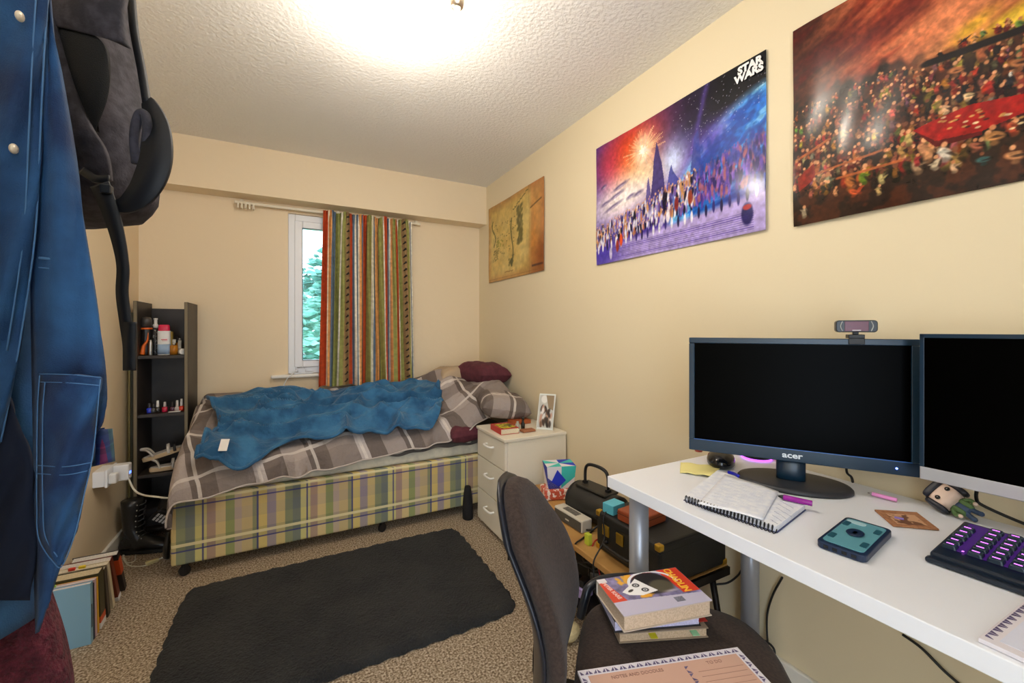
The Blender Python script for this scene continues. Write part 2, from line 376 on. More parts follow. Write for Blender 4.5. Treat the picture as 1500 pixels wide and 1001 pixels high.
for i, (c, r, n, lb, m_, leaf) in enumerate((((1.9, 14.5, 1.35), (2.4, 1.6, 2.3), 5200, 'tall dark green tree farther back beyond the window pane', 1, .16),
                                       ((.3, 9.9, .45), (1.4, 1.1, 1.45), 4200, 'rounded blue-green bush seen in the middle of the window pane', 0, .11),
                                       ((.75, 7.0, -.25), (.9, .7, .75), 3000, 'low bright green shrub at the bottom of the window pane', 2, .07))):
    t = Thing('garden_tree', lb, 'tree' if i < 1 else 'bush', (c[0], c[1], -1.2))
    t.part('foliage', foliage(i + 3, c, r[0], r[1], r[2], n, leaf), lf[m_], world=True)
    t.part('trunk', tube([(c[0], c[1], -1.2), (c[0] + .05, c[1], c[2])], .12 if i == 0 else .06), mat('bark', (90, 70, 50), .9), world=True, smooth=True)

# ================================================================ CURTAIN + RAIL
rl = Thing('curtain_rail', 'cream plastic curtain rail fixed under the bulkhead over the window', 'curtain rail', (.26, YF - .03, 2.05))
cream = mat('cream_plastic', (232, 222, 198), .4)
rl.part('rail', box(-.33, .92, YF - .055, YF - .035, 2.040, 2.058), cream, world=True, bevel=.003)
for x in (-.30, .3, .88): rl.part('bracket', join(box(x, x + .02, YF - .04, YF, 2.045, 2.075)), cream, world=True, bevel=.002)
for i in range(5): rl.part('glider', box(-.315 + .022 * i, -.303 + .022 * i, YF - .062, YF - .030, 2.012, 2.045), cream, world=True, bevel=.002)
cw, chh = .69, 1.26
cv = Canvas(cw, chh, 520, (236, 226, 200))
ol, ru, bl, ta, sa, gr = (152, 152, 84), (190, 74, 30), (92, 112, 134), (150, 122, 82), (226, 160, 96), (120, 118, 110)
seq = [(ru, 22), ((235, 225, 200), 4), (sa, 10), (bl, 16), (ol, 24), ((240, 232, 214), 6), (ol, 12), (ta, 20), (ru, 12), (bl, 8), ((240, 232, 214), 8), (bl, 5), ((240, 232, 214), 5), (sa, 10), (bl, 7), (ru, 18), ((110, 60, 30), 5), (ol, 16), ((210, 205, 180), 8), (bl, 6), (sa, 16), ((70, 60, 44), 3), (ol, 18), ((240, 232, 214), 4), (ru, 14), (bl, 14), ((240, 232, 214), 6), (sa, 8), (ol, 12), (ru, 12), ((240, 232, 214), 4), (ol, 14), (ta, 20), (ol, 16), ((240, 232, 214), 6), (bl, 8), ((240, 232, 214), 5)]
tot = sum(q[1] for q in seq); x = 0
marks = []
for c, n in seq:
    x1 = x + n / tot * cw; cv.put((cv.X >= x) & (cv.X < x1), c)
    if c == ta: marks.append((x + x1) / 2)
    x = x1
for mx in marks:
    for k in range(24):
        cv.ell(mx + .001, .03 + k * .052, .012, .0055, (28, 24, 18), .95, .2, .7); cv.ell(mx + .006, .036 + k * .052, .005, .008, (28, 24, 18), .9, .2, 0)
cv.vary(60, .12)
def cfold(X, Y):
    u = X / cw; h = Y / chh
    ph = u * 2 * PI * 7.3 + .8 * np.sin(u * 9) + .25 * np.sin(h * 4 + u * 20); amp = .036 - .014 * h
    gather = np.clip((h - .93) / .07, 0, 1)
    x0 = .205 - .03 * (1 - h); x1 = .845 + .035 * (1 - h)
    xx = x0 + (x1 - x0) * u + .012 * np.sin(ph * .5) * (1 - h)
    yy = YF - .085 + amp * np.sin(ph) + .006 * np.sin(ph * 3 + h * 5) * (1 - gather) + gather * .012 * np.sin(u * 2 * PI * 30)
    zz = .795 + Y + .006 * np.sin(u * 30) + .03 * (1 - h) * (u * .4 - .1)
    return xx, yy, zz
cur = Thing('striped_curtain', 'olive, rust, blue and cream striped curtain drawn over the right side of the window', 'curtain', (.52, YF - .085, .8))
cur.part('cloth', cv.geo(cfold), colmat('curtain_print', .85, (300, .3, .001)), world=True, smooth=True, col=cv.linear(), solid=.003)
for i in range(9): cur.part('curtain_hook', box(.235 + i * .073, .241 + i * .073, YF - .065, YF - .04, 2.02, 2.052), white, world=True)
single('window_cord', 'thin white cord hanging from the window sill down to the bed', 'cord', tube([at(436, 541, y=YF - .03), at(430, 546, y=YF - .05), at(420, 556, y=YF - .055), at(414, 572, y=YF - .055), at(412, 600, y=YF - .05)], .003), upvc, loc=tuple(at(414, 590, y=YF - .05)), smooth=True)
single('sill_stay_box', 'small clear plastic clip standing on the window sill left of the curtain', 'clip', join(box(.045, .095, YF - .02, YF + .01, .886, .925), box(.02, .14, YF - .03, YF + .005, .8855, .895)), mat('clear_plastic', (230, 232, 238), .2, alpha=.8), loc=(.07, YF, .886), bevel=.003)

# ================================================================ POSTERS
postm = colmat('poster_gloss', .2, (5, .2, .008), spec=.35)
def poster(name, label, cv, y_left, z0, wave=.003, x=XR - .004):
    t = Thing(name, label, 'poster', (XR, y_left - cv.w / 2, z0))
    def fn(X, Y):
        return x - .004 - .0009 * np.sin(X * 46 + 2 * np.sin(Y * 9)) * np.clip(1.4 - X * 3, 0, 1) - wave * np.sin(X * 9 + Y * 3) - wave * .5 * np.sin(Y * 13), y_left - X, z0 + Y
    t.part('sheet', cv.geo(fn), postm, world=True, smooth=True, col=cv.linear(), solid=.0006)
    return t
# 1 parchment map
cv = Canvas(.85, .61, 260, (206, 172, 92))
n = fbm(cv.X * 5, cv.Y * 5, 5); cv.put(np.clip((n - .45) * 3, 0, .8), (222, 196, 120)); cv.put(np.clip((.42 - n) * 3, 0, .8), (178, 150, 66))
ed = np.minimum(np.minimum(cv.X, cv.w - cv.X), np.minimum(cv.Y, cv.h - cv.Y)); cv.put(np.clip(1 - ed / .07, 0, 1) * .6, (170, 110, 62))
cv.put(np.clip((cv.X - .66) / .04, 0, 1) * .45, (190, 110, 62)); cv.glow(.8, .1, .12, .15, (120, 60, 26), .8); cv.glow(.72, .22, .05, .2, (205, 130, 50), .6)
rs = random.Random(4); moss = (88, 84, 40)
for k in range(60): cv.ell(.52 + rs.uniform(-.035, .035), .24 + k * .0045, .02, .012, (104, 96, 46), .7, .4, rs.random())
for k in range(60): cv.ell(.40 + .02 * math.sin(k * .1), .09 + k * .006, .008 + .01 * rs.random() * (k < 14), .006, moss, .8, .4)
for k in range(16): cv.ell(.38 + rs.uniform(-.02, .02), .10 + rs.uniform(0, .05), .012, .01, moss, .7, .4)
for k in range(30): cv.ell(.10 + .03 * math.sin(k * .2), .28 + k * .007, .006 + .006 * rs.random(), .006, moss, .7, .4)
for k in range(40): cv.ell(.13 + rs.uniform(-.04, .05), .16 + rs.uniform(0, .09), .007, .005, moss, .6, .4)
for k in range(60): cv.ell(rs.uniform(.1, .45), rs.uniform(.2, .45), .003 + .008 * rs.random() ** 2, .004, moss, .8, .4)
for k in range(30): cv.ell(.2 + rs.uniform(-.05, .06), .29 + rs.uniform(-.03, .03), .009, .006, (136, 132, 48), .6, .4)
for k in range(26): cv.ell(.42 + k * .009, .50 + .0035 * k + rs.uniform(-.006, .006), .008, .004, moss, .8, .4)
for k in range(16): cv.ell(.68 + k * .009, .45 + .002 * k, .008, .006, (96, 70, 34), .7, .4)
for k in range(18): cv.ell(.70 + k * .008, .05, .005, .008, (70, 34, 24), .8, .3)
for k in range(14): cv.ell(.30 + k * .009, .055 + rs.uniform(-.003, .003), .006, .003, (110, 70, 40), .7, .3)
cv.lnz(lambda X: .02 + 0 * X, .0015, (130, 84, 44), .7); cv.put((np.abs(cv.X - .66) < .0015) * .6, (120, 80, 44)); cv.vary(30, .15)
poster('map_poster', 'yellowed parchment map poster with green landmasses, in the far corner of the right wall', cv, 3.13, 1.585)
# 2 space scene poster
W2, H2 = .90, .622
cv = Canvas(W2, H2, 430, (70, 50, 150)); X, Y = cv.X / W2, cv.Y / H2
cv.put(np.clip((X - .35) / .3, 0, 1) * np.clip((Y - .55) / .25, 0, 1), (24, 18, 46)); cv.put(np.clip((X - .72) / .1, 0, 1) * np.clip((Y - .62) / .2, 0, 1), (10, 10, 16))
cv.glow(.03, .42, .16, .25, (62, 46, 150), .9); cv.glow(.17, .40, .10, .16, (214, 150, 200), .9); cv.glow(.22, .55, .22, .14, (196, 40, 26), .95, .3); cv.glow(.12, .5, .08, .1, (180, 40, 90), .6)
cv.glow(.30, .46, .14, .13, (240, 110, 30), .9, .2); cv.glow(.34, .37, .14, .06, (250, 190, 90), .9); cv.glow(.20, .30, .28, .11, (252, 240, 236), 1, .12); cv.glow(.33, .49, .055, .07, (255, 250, 235), 1)
pl = ((cv.X - 1.0) ** 2 / .52 ** 2 + (cv.Y - .05) ** 2 / .47 ** 2) ** .5; cv.put(np.clip((1 - pl) * 30, 0, 1), (30, 110, 205)); cv.put(np.clip(1 - np.abs(pl - .98) * 14, 0, 1) * .7, (110, 190, 240)); nn = fbm(cv.X * 12 + cv.Y * 10, cv.Y * 30 - cv.X * 14, 9)
cv.put(np.clip((nn - .52) * 5, 0, .6) * (pl < 1), (150, 215, 245)); cv.put(np.clip((.44 - nn) * 6, 0, .7) * (pl < 1), (16, 60, 150)); cv.glow(.86, .10, .14, .13, (70, 40, 130), .85); cv.glow(.69, .4, .10, .05, (90, 60, 170), .8, .6)
cv.glow(.50, .38, .045, .06, (250, 252, 255), 1); cv.glow(.50, .40, .09, .10, (150, 170, 240), .5); cv.put(np.clip(np.exp(-((cv.X - .62 - .3 * (cv.Y - .45)) / .012) ** 2) * (Y > .6), 0, 1) * .4, (120, 90, 220))
rs = random.Random(12)
for k in range(60):
    a = rs.uniform(0, 6.28); L = rs.uniform(.06, .13)
    for q in range(10): cv.ell(.33 + math.cos(a) * L * (q + 4) / 13, .49 + math.sin(a) * L * .8 * (q + 4) / 13, .0025, .0025, (255, 200, 150), .7, .5)
for k in range(150): cv.ell(rs.uniform(.5, .9), rs.uniform(.38, .62), .0012, .0012, (230, 230, 250), .8, .5)
# generic dark rock towers in the middle distance
tow = (60, 48, 110)
cv.poly([(.37, .22), (.385, .34), (.392, .42), (.402, .46), (.41, .50), (.42, .47), (.428, .43), (.438, .40), (.45, .33), (.462, .24)], tow, .92)
cv.poly([(.345, .24), (.352, .32), (.36, .36), (.37, .31), (.38, .24)], (84, 70, 140), .85)
cv.poly([(.465, .26), (.48, .34), (.492, .37), (.50, .34), (.52, .31), (.55, .27)], (60, 66, 150), .85); cv.poly([(.59, .30), (.61, .44), (.63, .46), (.645, .30)], (64, 70, 150), .8); cv.poly([(.43, .23), (.64, .29), (.64, .30), (.43, .25)], (30, 34, 84), .9)
for (x0, y0, sx) in ((.06, .40, .02), (.07, .31, .03), (.15, .33, .05), (.18, .37, .05), (.25, .30, .025), (.30, .30, .028), (.13, .28, .06)): cv.ell(x0, y0, sx, .009, (80, 66, 110), .75, .5, .25); cv.ell(x0 + .004, y0 - .004, sx * .6, .005, (230, 210, 230), .5, .5, .25)
fl = lambda X: .055 + .12 * X / .9
cv.put(np.clip((.14 + .10 * X - Y) * 30, 0, 1), (176, 158, 214)); cv.glow(.05, .05, .14, .10, (60, 44, 160), .9)
for k in range(9): cv.lnz(lambda q, k=k: .012 + k * .008 + 0 * q, .0014, (92, 70, 160), .8, .12, .86)
cols = [(40, 30, 90), (30, 26, 60), (220, 220, 240), (120, 90, 170), (180, 110, 80), (235, 230, 240), (70, 60, 130), (20, 18, 40), (90, 80, 150), (160, 150, 200), (210, 150, 90)]
for k in range(900):
    x0 = rs.uniform(.0, .9); b = .09 + .10 * (x0 / .9) ; y0 = b + rs.uniform(0, .085 + .075 * x0) ; c = rs.choice(cols); 
    if x0 > .62: c = rs.choice([(60, 40, 120), (90, 60, 160), (40, 30, 90), (130, 90, 190), (160, 90, 110)])
    hh = rs.uniform(.014, .024); cv.ell(x0, y0, .0055, hh, c, .9, .25, rs.uniform(-.15, .15)); cv.ell(x0, y0 + hh + .003, .0035, .0045, (210, 160, 130) if x0 < .62 else (120, 80, 150), .8, .3)
for k in range(26): x0 = .02 + k * .034; cv.ell(x0, .075 + .07 * x0 + rs.uniform(0, .012), .006, .024, rs.choice([(34, 28, 70), (230, 226, 236), (50, 40, 110)]), .95, .2)
for (x0, y0, c) in ((.19, .10, (214, 70, 30)), (.165, .075, (150, 50, 40)), (.52, .19, (130, 40, 40)), (.59, .20, (150, 60, 36)), (.455, .22, (24, 18, 44)), (.44, .14, (190, 180, 220)), (.475, .15, (236, 226, 230)), (.115, .045, (200, 190, 220))): cv.ell(x0, y0, .011, .03 if x0 != .455 else .045, c, .95, .2)
for k in range(36): cv.ell(rs.uniform(.62, .9), .3 + rs.uniform(-.03, .09), .009, rs.uniform(.012, .035), (36, 60, 150), .6, .4, rs.uniform(-.8, .8))
cv.ell(.835, .07, .022, .04, (30, 24, 90), .95, .15); cv.ell(.835, .095, .016, .010, (190, 40, 40), .9, .2)
cv.vary(70, .18)
P2 = poster('space_poster', 'purple, orange and blue space scene poster with white block lettering in its top right corner', cv, 1.757, 1.545)
def wallM(y, z): return T(XR - .0145, y, z) @ Matrix(((0, 0, -1, 0), (-1, 0, 0, 0), (0, 1, 0, 0), (0, 0, 0, 1)))
lw = mat('white_print', (240, 240, 240), .5)
P2.part('upper_lettering', xf(text('STAR', .038, .0008, .0020, sx=1.0), wallM(.912, 2.140)), lw, world=True, label='white block lettering')
P2.part('lower_lettering', xf(text('WARS', .038, .0008, .0020, sx=1.0), wallM(.916, 2.112)), lw, world=True, label='white block lettering')
# 3 crowd painting
W3, H3 = .92, .635
cv = Canvas(W3, H3, 640, (40, 25, 19)); X, Y = cv.X, cv.Y
def pq(u, v):
    p_ = at(u, v, x=XR - .006); return .768 - p_.y, p_.z - 1.535
def pp(*pts): return [pq(*q) for q in pts]
ridge = .385 - .05 * np.clip((X - .30) / .18, 0, 1) + .012 * np.sin(X * 60) + .006 * np.sin(X * 171)
sky = np.clip((Y - ridge) / .02, 0, 1); nn = fbm(X * 7 - Y * 3, Y * 22 - X * 9, 21)
cv.put(sky, (70, 32, 22)); cv.put(sky * np.clip((X - .07) / .14, 0, 1), (150, 58, 34)); cv.put(sky * np.clip((X - .2) / .16, 0, 1) * np.clip((.56 - Y) / .1, 0, 1), (206, 120, 74))
cv.put(sky * np.clip((nn - .47) * 5, 0, 1) * .6 * np.clip(X / .2, 0, 1), (222, 130, 84)); cv.put(sky * np.clip((.5 - nn) * 5, 0, 1) * .75, (88, 22, 18))
for (u, v, a_, b_, c, r_) in ((1415, 45, .05, .018, (236, 190, 30), .5), (1470, 30, .05, .016, (240, 200, 40), .5), (1500, 22, .06, .02, (244, 206, 60), .4), (1370, 75, .05, .03, (226, 140, 90), .5)):
    q = pq(u, v); cv.glow(q[0], q[1], a_, b_, c, .85, r_)
nn2 = fbm(X * 26, Y * 26, 31); cv.put(np.clip((nn2 - .5) * 5, 0, .5) * (1 - sky), (96, 44, 24))
rs = random.Random(31); P = [(190, 100, 56), (170, 76, 40), (214, 130, 70), (176, 60, 34), (120, 56, 32), (214, 160, 96), (90, 46, 28), (80, 50, 34), (200, 140, 50), (30, 20, 18), (150, 36, 26), (140, 104, 64), (206, 150, 110)]
def figure(x0, y0, s_, c, lean=0):
    cv.ell(x0, y0, s_ * .55, s_ * 1.0, c, .95, .3, lean); cv.ell(x0 + s_ * .5, y0 - s_ * .1, s_ * .22, s_ * .8, (24, 15, 13), .7, .4, lean + .3)
    cv.ell(x0 + rs.uniform(-.5, .5) * s_, y0 + rs.uniform(.0, .5) * s_, s_ * .7, s_ * .2, tuple(int(q * .8) for q in c), .9, .3, rs.uniform(-.7, .7))
    cv.ell(x0 + rs.uniform(-.2, .2) * s_, y0 - s_ * .95, s_ * .45, s_ * .35, tuple(int(q * .6) for q in c), .8, .4, rs.uniform(-.5, .5))
    cv.ell(x0 + rs.uniform(-.2, .2) * s_, y0 + s_ * 1.25, s_ * .33, s_ * .38, rs.choice([(222, 156, 108), (196, 124, 80), (120, 70, 46)]), .95, .25)
rows = 17
for r_ in range(rows):
    yb_ = .365 - .017 * r_
    for k in range(62):
        x0 = rs.uniform(0, .92); y0 = yb_ + rs.uniform(-.008, .008)
        if y0 < .065 + .025 * math.sin(x0 * 16) + .06 * x0: continue
        figure(x0, y0, (.0078 + .0005 * r_) * rs.uniform(.7, 1.25), tuple(int(q * rs.uniform(.45, 1.0)) for q in rs.choice(P)), rs.uniform(-.5, .5))
cv.poly(pp((1338, 192), (1367, 177), (1422, 153), (1500, 137), (1560, 120), (1560, 170), (1500, 165), (1439, 192), (1371, 207)), (166, 24, 20), .95); cv.poly(pp((1338, 192), (1371, 207), (1439, 192), (1439, 198), (1371, 216)), (90, 14, 14), .95)
for k in range(30):
    q = pq(rs.uniform(1370, 1500), rs.uniform(160, 190)); cv.ell(q[0], q[1], .005, .0025, rs.choice([(230, 200, 150), (60, 30, 20), (200, 150, 80)]), .9, .3)
for (u0, v0, u1, v1) in ((1180, 262, 1290, 222), (1230, 262, 1320, 236), (1175, 232, 1215, 205)):
    for k in range(24): q = pq(u0 + (u1 - u0) * k / 23, v0 + (v1 - v0) * k / 23); cv.ell(q[0], q[1], .007, .0035, (176, 92, 48), .9, .3)
cv.poly(pp((1170, 262), (1194, 240), (1196, 262), (1172, 282)), (140, 32, 22), .9)
for (u, v, s_, c, l_) in ((1384, 225, .020, (232, 220, 200), .5), (1372, 240, .015, (220, 196, 160), -.6), (1398, 246, .013, (214, 170, 130), .3), (1333, 204, .018, (214, 184, 104), .1), (1322, 222, .015, (200, 150, 80), .3), (1282, 200, .013, (222, 180, 60), 0), (1252, 282, .014, (214, 90, 44), .9), (1262, 278, .012, (196, 76, 40), -.8), (1293, 262, .015, (214, 190, 120), 0), (1289, 280, .012, (196, 160, 100), .3), (1345, 236, .013, (176, 50, 50), 0), (1196, 270, .014, (206, 130, 66), .2), (1228, 180, .015, (190, 96, 60), .2), (1180, 312, .016, (170, 150, 120), 0), (1226, 282, .012, (206, 140, 90), .1), (1455, 200, .019, (216, 146, 84), 1.3), (1430, 214, .013, (196, 110, 80), .9), (1486, 228, .017, (220, 150, 96), 1.2), (1440, 234, .013, (52, 96, 96), 1.4), (1385, 160, .013, (226, 176, 130), .4), (1418, 140, .012, (224, 190, 140), 1.2), (1405, 143, .011, (40, 38, 44), 0), (1450, 125, .014, (176, 44, 36), 0), (1480, 118, .013, (36, 34, 40), 0), (1480, 108, .006, (236, 226, 210), 0), (1372, 130, .011, (170, 60, 44), 0), (1396, 122, .011, (160, 44, 34), .3), (1345, 115, .011, (176, 120, 84), 0), (1438, 78, .018, (176, 96, 60), .1), (1400, 102, .016, (190, 116, 68), 1.3), (1490, 92, .016, (196, 120, 70), .9), (1366, 130, .004, (210, 130, 60), .2)):
    q = pq(u, v); figure(q[0], q[1], s_ * .9, c, l_)
for k in range(26): q = pq(1357 + k * 5.6, 91 - k * 2.05); cv.ell(q[0], q[1] - .004, .013, .008, (26, 18, 17), .9, .3)
q = pq(1412, 58); cv.ell(q[0], q[1], .013, .0018, (24, 16, 14), .95, .3, .5); cv.ell(q[0], q[1], .004, .004, (24, 16, 14), .95, .3)
cv.vary(90, .3)
poster('crowd_poster', 'large dark red and orange crowd painting poster, nearest on the right wall', cv, .768, 1.535, .004)

# ================================================================ BED
fab = plaid('divan_check', .46, [(0, lin((200, 178, 132))), (.10, lin((150, 150, 112))), (.16, lin((214, 190, 120))), (.24, lin((160, 146, 150))), (.33, lin((206, 184, 128))), (.42, lin((140, 144, 112))), (.5, lin((122, 128, 118))), (.58, lin((206, 196, 130))), (.68, lin((176, 148, 130))), (.76, lin((214, 190, 138))), (.85, lin((150, 156, 104))), (.93, lin((190, 170, 150)))],
            .30, [(0, (.9, .85, .8)), (.2, (1.0, 1.0, .92)), (.42, (.72, .75, .72)), (.6, (1, .96, .85)), (.8, (.82, .8, .9))], 'MULTIPLY', .8,
            lines=[(0, .23, .30, .035, (56, 58, 120)), (1, .215, .605, .035, (56, 58, 120)), (1, .215, .74, .07, (232, 218, 168))])
def uvbox(geo):
    V = geo[0]; return [(p[0] + p[1], p[2]) for p in V]
bx0, bx1, by0, by1 = -.508, 1.44, 2.52, 3.30
bed = Thing('divan_bed', 'single divan bed with a checked yellow and blue fabric base under the window', 'bed', (.46, 2.91, 0))
g = box(bx0, bx1, by0, by1, .062, .385); bed.part('divan_base', g, fab, world=True, uv=uvbox(g), bevel=.012)
g = box(bx0 + .008, bx1, by0 + .008, by1, .388, .47); bed.part('mattress', g, mat('mattress_ticking', (214, 206, 184), .8, noise=(20, (196, 190, 172)), bump=(60, .3, .004)), world=True, bevel=.02, seg=4)
blk = mat('black_plastic', (20, 20, 22), .45)
for x, y in ((bx0 + .05, by0 + .03), (.48, by0 + .03), (1.3, by0 + .03), (bx0 + .05, by1 - .06), (1.3, by1 - .06)):
    cst = bed.part('caster', xf(join(xf(cyl(.024, -.010, .010), RX(PI / 2)), box(-.01, .012, -.014, .014, .0, .040)), T(x, y, .024) @ RZ(.5)), blk, world=True, smooth=False, bevel=.002)
single('grey_fitted_sheet', 'crumpled dark grey sheet showing between the duvet and mattress near the pillows', 'sheet', gridgeo(lambda a, b: (.3 + 1.1 * a, by0 - .004 + .7 * b + .004 * math.sin(a * 40), .474 + .022 * a * (1 - b) + .010 * (math.sin(a * 31 + 3 * b) * math.sin(a * 13 + 2) + .2) - (0.03 if b == 0 else 0)), 90, 12), mat('dark_grey_sheet', (86, 80, 74), .9), loc=(.8, 2.8, .47), smooth=True, solid=.004)

# top surface of the heaped bedding
def bedtop(x, y):
    t = np.clip((y - 2.55) / .72, 0, 1)
    z = .535 + .235 * t ** .85 + .03 * np.clip((.2 - x), 0, 1) * t
    z = z + .15 * np.exp(-((x - 1.03) / .20) ** 2 - ((y - 3.08) / .22) ** 2) + .22 * np.exp(-((x - 1.30) / .27) ** 2 - ((y - 2.68) / .25) ** 2) + .02 * np.exp(-((x - .65) / .3) ** 2)
    return z
def bedsurf(a, b, off=0.0, wr=1.0, seed=1):
    """a: metres along the bed (neg = over the foot end), b: metres from the wall side towards and over the front"""
    a = np.asarray(a, float); b = np.asarray(b, float)
    bx = -.46; x = np.where(a > bx, a, bx - .055 * (1 - np.exp(-(bx - a) / .05)))
    da = np.clip(bx - a, 0, None)
    yf = 3.29 - b; ye = 2.60; y = np.where(yf > ye, yf, ye - .126 * (1 - np.exp(-(ye - yf) / .06)))
    db = np.clip(ye - yf, 0, None)
    z = bedtop(x, y) - np.sqrt(da ** 2 + .04 ** 2) + .04 - (np.sqrt(db ** 2 + .05 ** 2) - .05)
    w1 = (fbm(a * 6.5 + b * 2, b * 6 - a * 1.5, seed, 3) - .5) * .072; ridg = (1 - np.abs(2 * fbm(a * 3.2 + 2 * b, b * 6 - 2 * a, seed + 5, 1) - 1)) ** 2 * .045
    hang = np.clip(db / .1, 0, 1); fold = .027 * np.sin(a * 24 + 3 * np.sin(a * 7)) * hang
    n = (w1 + ridg * .7) * np.clip(b / .22, .15, 1)
    z = z + (n * (1 - .75 * hang)) * wr + off * (1 - .6 * hang); y = y - fold * wr - off * hang * 1.1 + n * hang * .3
    x = x - off * np.clip(da / .1, 0, 1)
    return x, y, z
wsh, gy, dk = (1.0, .97, .93), (.62, .58, .56), (.36, .325, .31)
duv = plaid('duvet_plaid', .52, [(0, lin((160, 148, 142))), (.30, lin((222, 212, 208))), (.40, lin((128, 116, 110))), (.58, lin((184, 172, 166))), (.80, lin((126, 114, 108)))],
            .46, [(0, (.72, .70, .69)), (.34, (1.0, 1.0, 1.0)), (.50, (.58, .55, .54)), (.72, (.86, .84, .83))], 'MULTIPLY', .9, bump=(26, .75, .02), lines=[(0, .52, .35, .035, (226, 216, 208)), (0, .52, .86, .03, (214, 204, 196)), (1, .46, .42, .04, (226, 216, 208)), (1, .46, .92, .03, (214, 204, 196))])
na, nb = 230, 120
def duvfn(i, j):
    pass
A, B = np.meshgrid(np.linspace(-.66, 1.36, na), np.linspace(0, 1, nb))
hem = np.interp(A, [-.66, -.5, -.3, -.1, .1, .4, .7, 1.0, 1.15, 1.25, 1.36], [.88, .885, .87, .84, .835, .82, .81, .765, .755, .785, .80])
Bm = B * hem
X_, Y_, Z_ = bedsurf(A + .03 * np.sin(Bm * 9), Bm)
rot = .12
duvet = Thing('plaid_duvet', 'crumpled grey and white plaid duvet heaped along the bed', 'duvet', (.4, 2.9, .5))
gg = (list(zip(X_.ravel().tolist(), Y_.ravel().tolist(), Z_.ravel().tolist())), [(j * na + i, j * na + i + 1, (j + 1) * na + i + 1, (j + 1) * na + i) for j in range(nb - 1) for i in range(na - 1)])
duvet.part('cover', gg, duv, world=True, smooth=True, solid=.02, uv=np.stack([(A * math.cos(rot) - Bm * math.sin(rot)).ravel() + 2, (A * math.sin(rot) + Bm * math.cos(rot)).ravel() + 2], 1))
hp = [(X_[-1, i], Y_[-1, i] - .008, Z_[-1, i] + .002) for i in range(2, na - 1, 3)]; duvet.part('piped_hem', tube(hp, .0045, 8, 2), mat('pale_piping', (196, 184, 176), .8), world=True, smooth=True)
# blanket: patch between four edge curves laid on the same heap
def invsurf(u, v):
    best = None
    for it in range(1): pass
    a = np.linspace(-.60, 1.2, 240); b = np.linspace(0, .85, 150); AA, BB = np.meshgrid(a, b); x, y, z = GS
    d = x * SS + y * CC; r = x * CC - y * SS; U = 750 + F * r / d; Vv = V0 - F * (z - CZ) / d
    e = (U - u) ** 2 + (Vv - v) ** 2; k = np.unravel_index(np.argmin(e), e.shape); return (AA[k], BB[k])
AA, BB = np.meshgrid(np.linspace(-.60, 1.2, 240), np.linspace(0, .85, 150)); GS = bedsurf(AA, BB, .03)
top = [(303, 588), (345, 582), (400, 574), (430, 570), (500, 574), (560, 566), (600, 560), (640, 566)]
rgt = [(640, 566), (647, 585), (645, 610), (634, 632)]
bot = [(288, 694), (325, 697), (362, 690), (395, 660), (430, 650), (500, 643), (560, 641), (634, 632)]
lft = [(303, 588), (318, 612), (322, 640), (298, 662), (288, 694)]
def curve(pts):
    q = smooth_path([(*invsurf(*p), 0) for p in pts], 12); q = [(p.x, p.y) for p in q]
    L = [0]
    for i in range(1, len(q)): L.append(L[-1] + math.dist(q[i], q[i - 1]) + 1e-6)
    L = np.array(L) / L[-1]; q = np.array(q); return lambda t: np.stack([np.interp(t, L, q[:, 0]), np.interp(t, L, q[:, 1])], -1)
ct, cr_, cb, cl_ = curve(top), curve(rgt), curve(bot), curve(lft)
nu, nv = 200, 90
U_, W_ = np.meshgrid(np.linspace(0, 1, nu), np.linspace(0, 1, nv)); u3, w3 = U_[..., None], W_[..., None]
p00, p10, p01, p11 = ct(0.), ct(1.), cb(0.), cb(1.)
Q = (1 - w3) * ct(U_) + w3 * cb(U_) + (1 - u3) * cl_(W_) + u3 * cr_(W_) - ((1 - u3) * (1 - w3) * p00 + u3 * (1 - w3) * p10 + (1 - u3) * w3 * p01 + u3 * w3 * p11)
QA, QB = Q[..., 0], Q[..., 1]
X_, Y_, Z_ = bedsurf(QA, QB, .03)
edge = np.minimum(np.minimum(U_, 1 - U_) * 5, np.minimum(W_, 1 - W_) * 3); rim = np.exp(-(edge / .10) ** 2)
fold = (((1 - np.abs(2 * fbm(QA * 4 + QB * 6, QB * 10 - QA * 2, 44, 2) - 1)) ** 4) * .075 + (fbm(QA * 12, QB * 14, 50, 2) - .5) * .034) * np.clip(W_ * 5, .2, 1)
Z_ = Z_ + fold + rim * .006 + .012; Y_ = Y_ - .3 * fold
blu = mat('teal_fleece', (34, 86, 126), .95, noise=(9, (60, 118, 160)), bump=(34, .8, .016), sheen=1.5)
bk = Thing('fleece_blanket', 'blue fleece blanket spread crumpled over the plaid duvet', 'blanket', (.1, 2.85, .6))
gg = (list(zip(X_.ravel().tolist(), Y_.ravel().tolist(), Z_.ravel().tolist())), [(j * nu + i, j * nu + i + 1, (j + 1) * nu + i + 1, (j + 1) * nu + i) for j in range(nv - 1) for i in range(nu - 1)])
bk.part('fleece', gg, blu, world=True, smooth=True, solid=.012)
bpts = [(X_[-1, i], Y_[-1, i] - .004, Z_[-1, i]) for i in range(0, nu, 5)]; bk.part('hem', tube(bpts, .009, 8, 2), blu, world=True, smooth=True)
lpts = [(X_[i, 0], Y_[i, 0], Z_[i, 0] + .002) for i in range(0, nv, 5)] + [(X_[-1, 0], Y_[-1, 0], Z_[-1, 0])]; bk.part('hem', tube(lpts, .009, 8, 2), blu, world=True, smooth=True)
i = 17; j = 83; c = Vector((X_[j, i], Y_[j, i] - .016, Z_[j, i] + .022))
bk.part('care_tag', xf(box(-.018, .018, -.001, .001, -.034, .03), T(*c) @ RX(-.75) @ RY(.12)), mat('white_label', (236, 232, 226), .7), world=True)

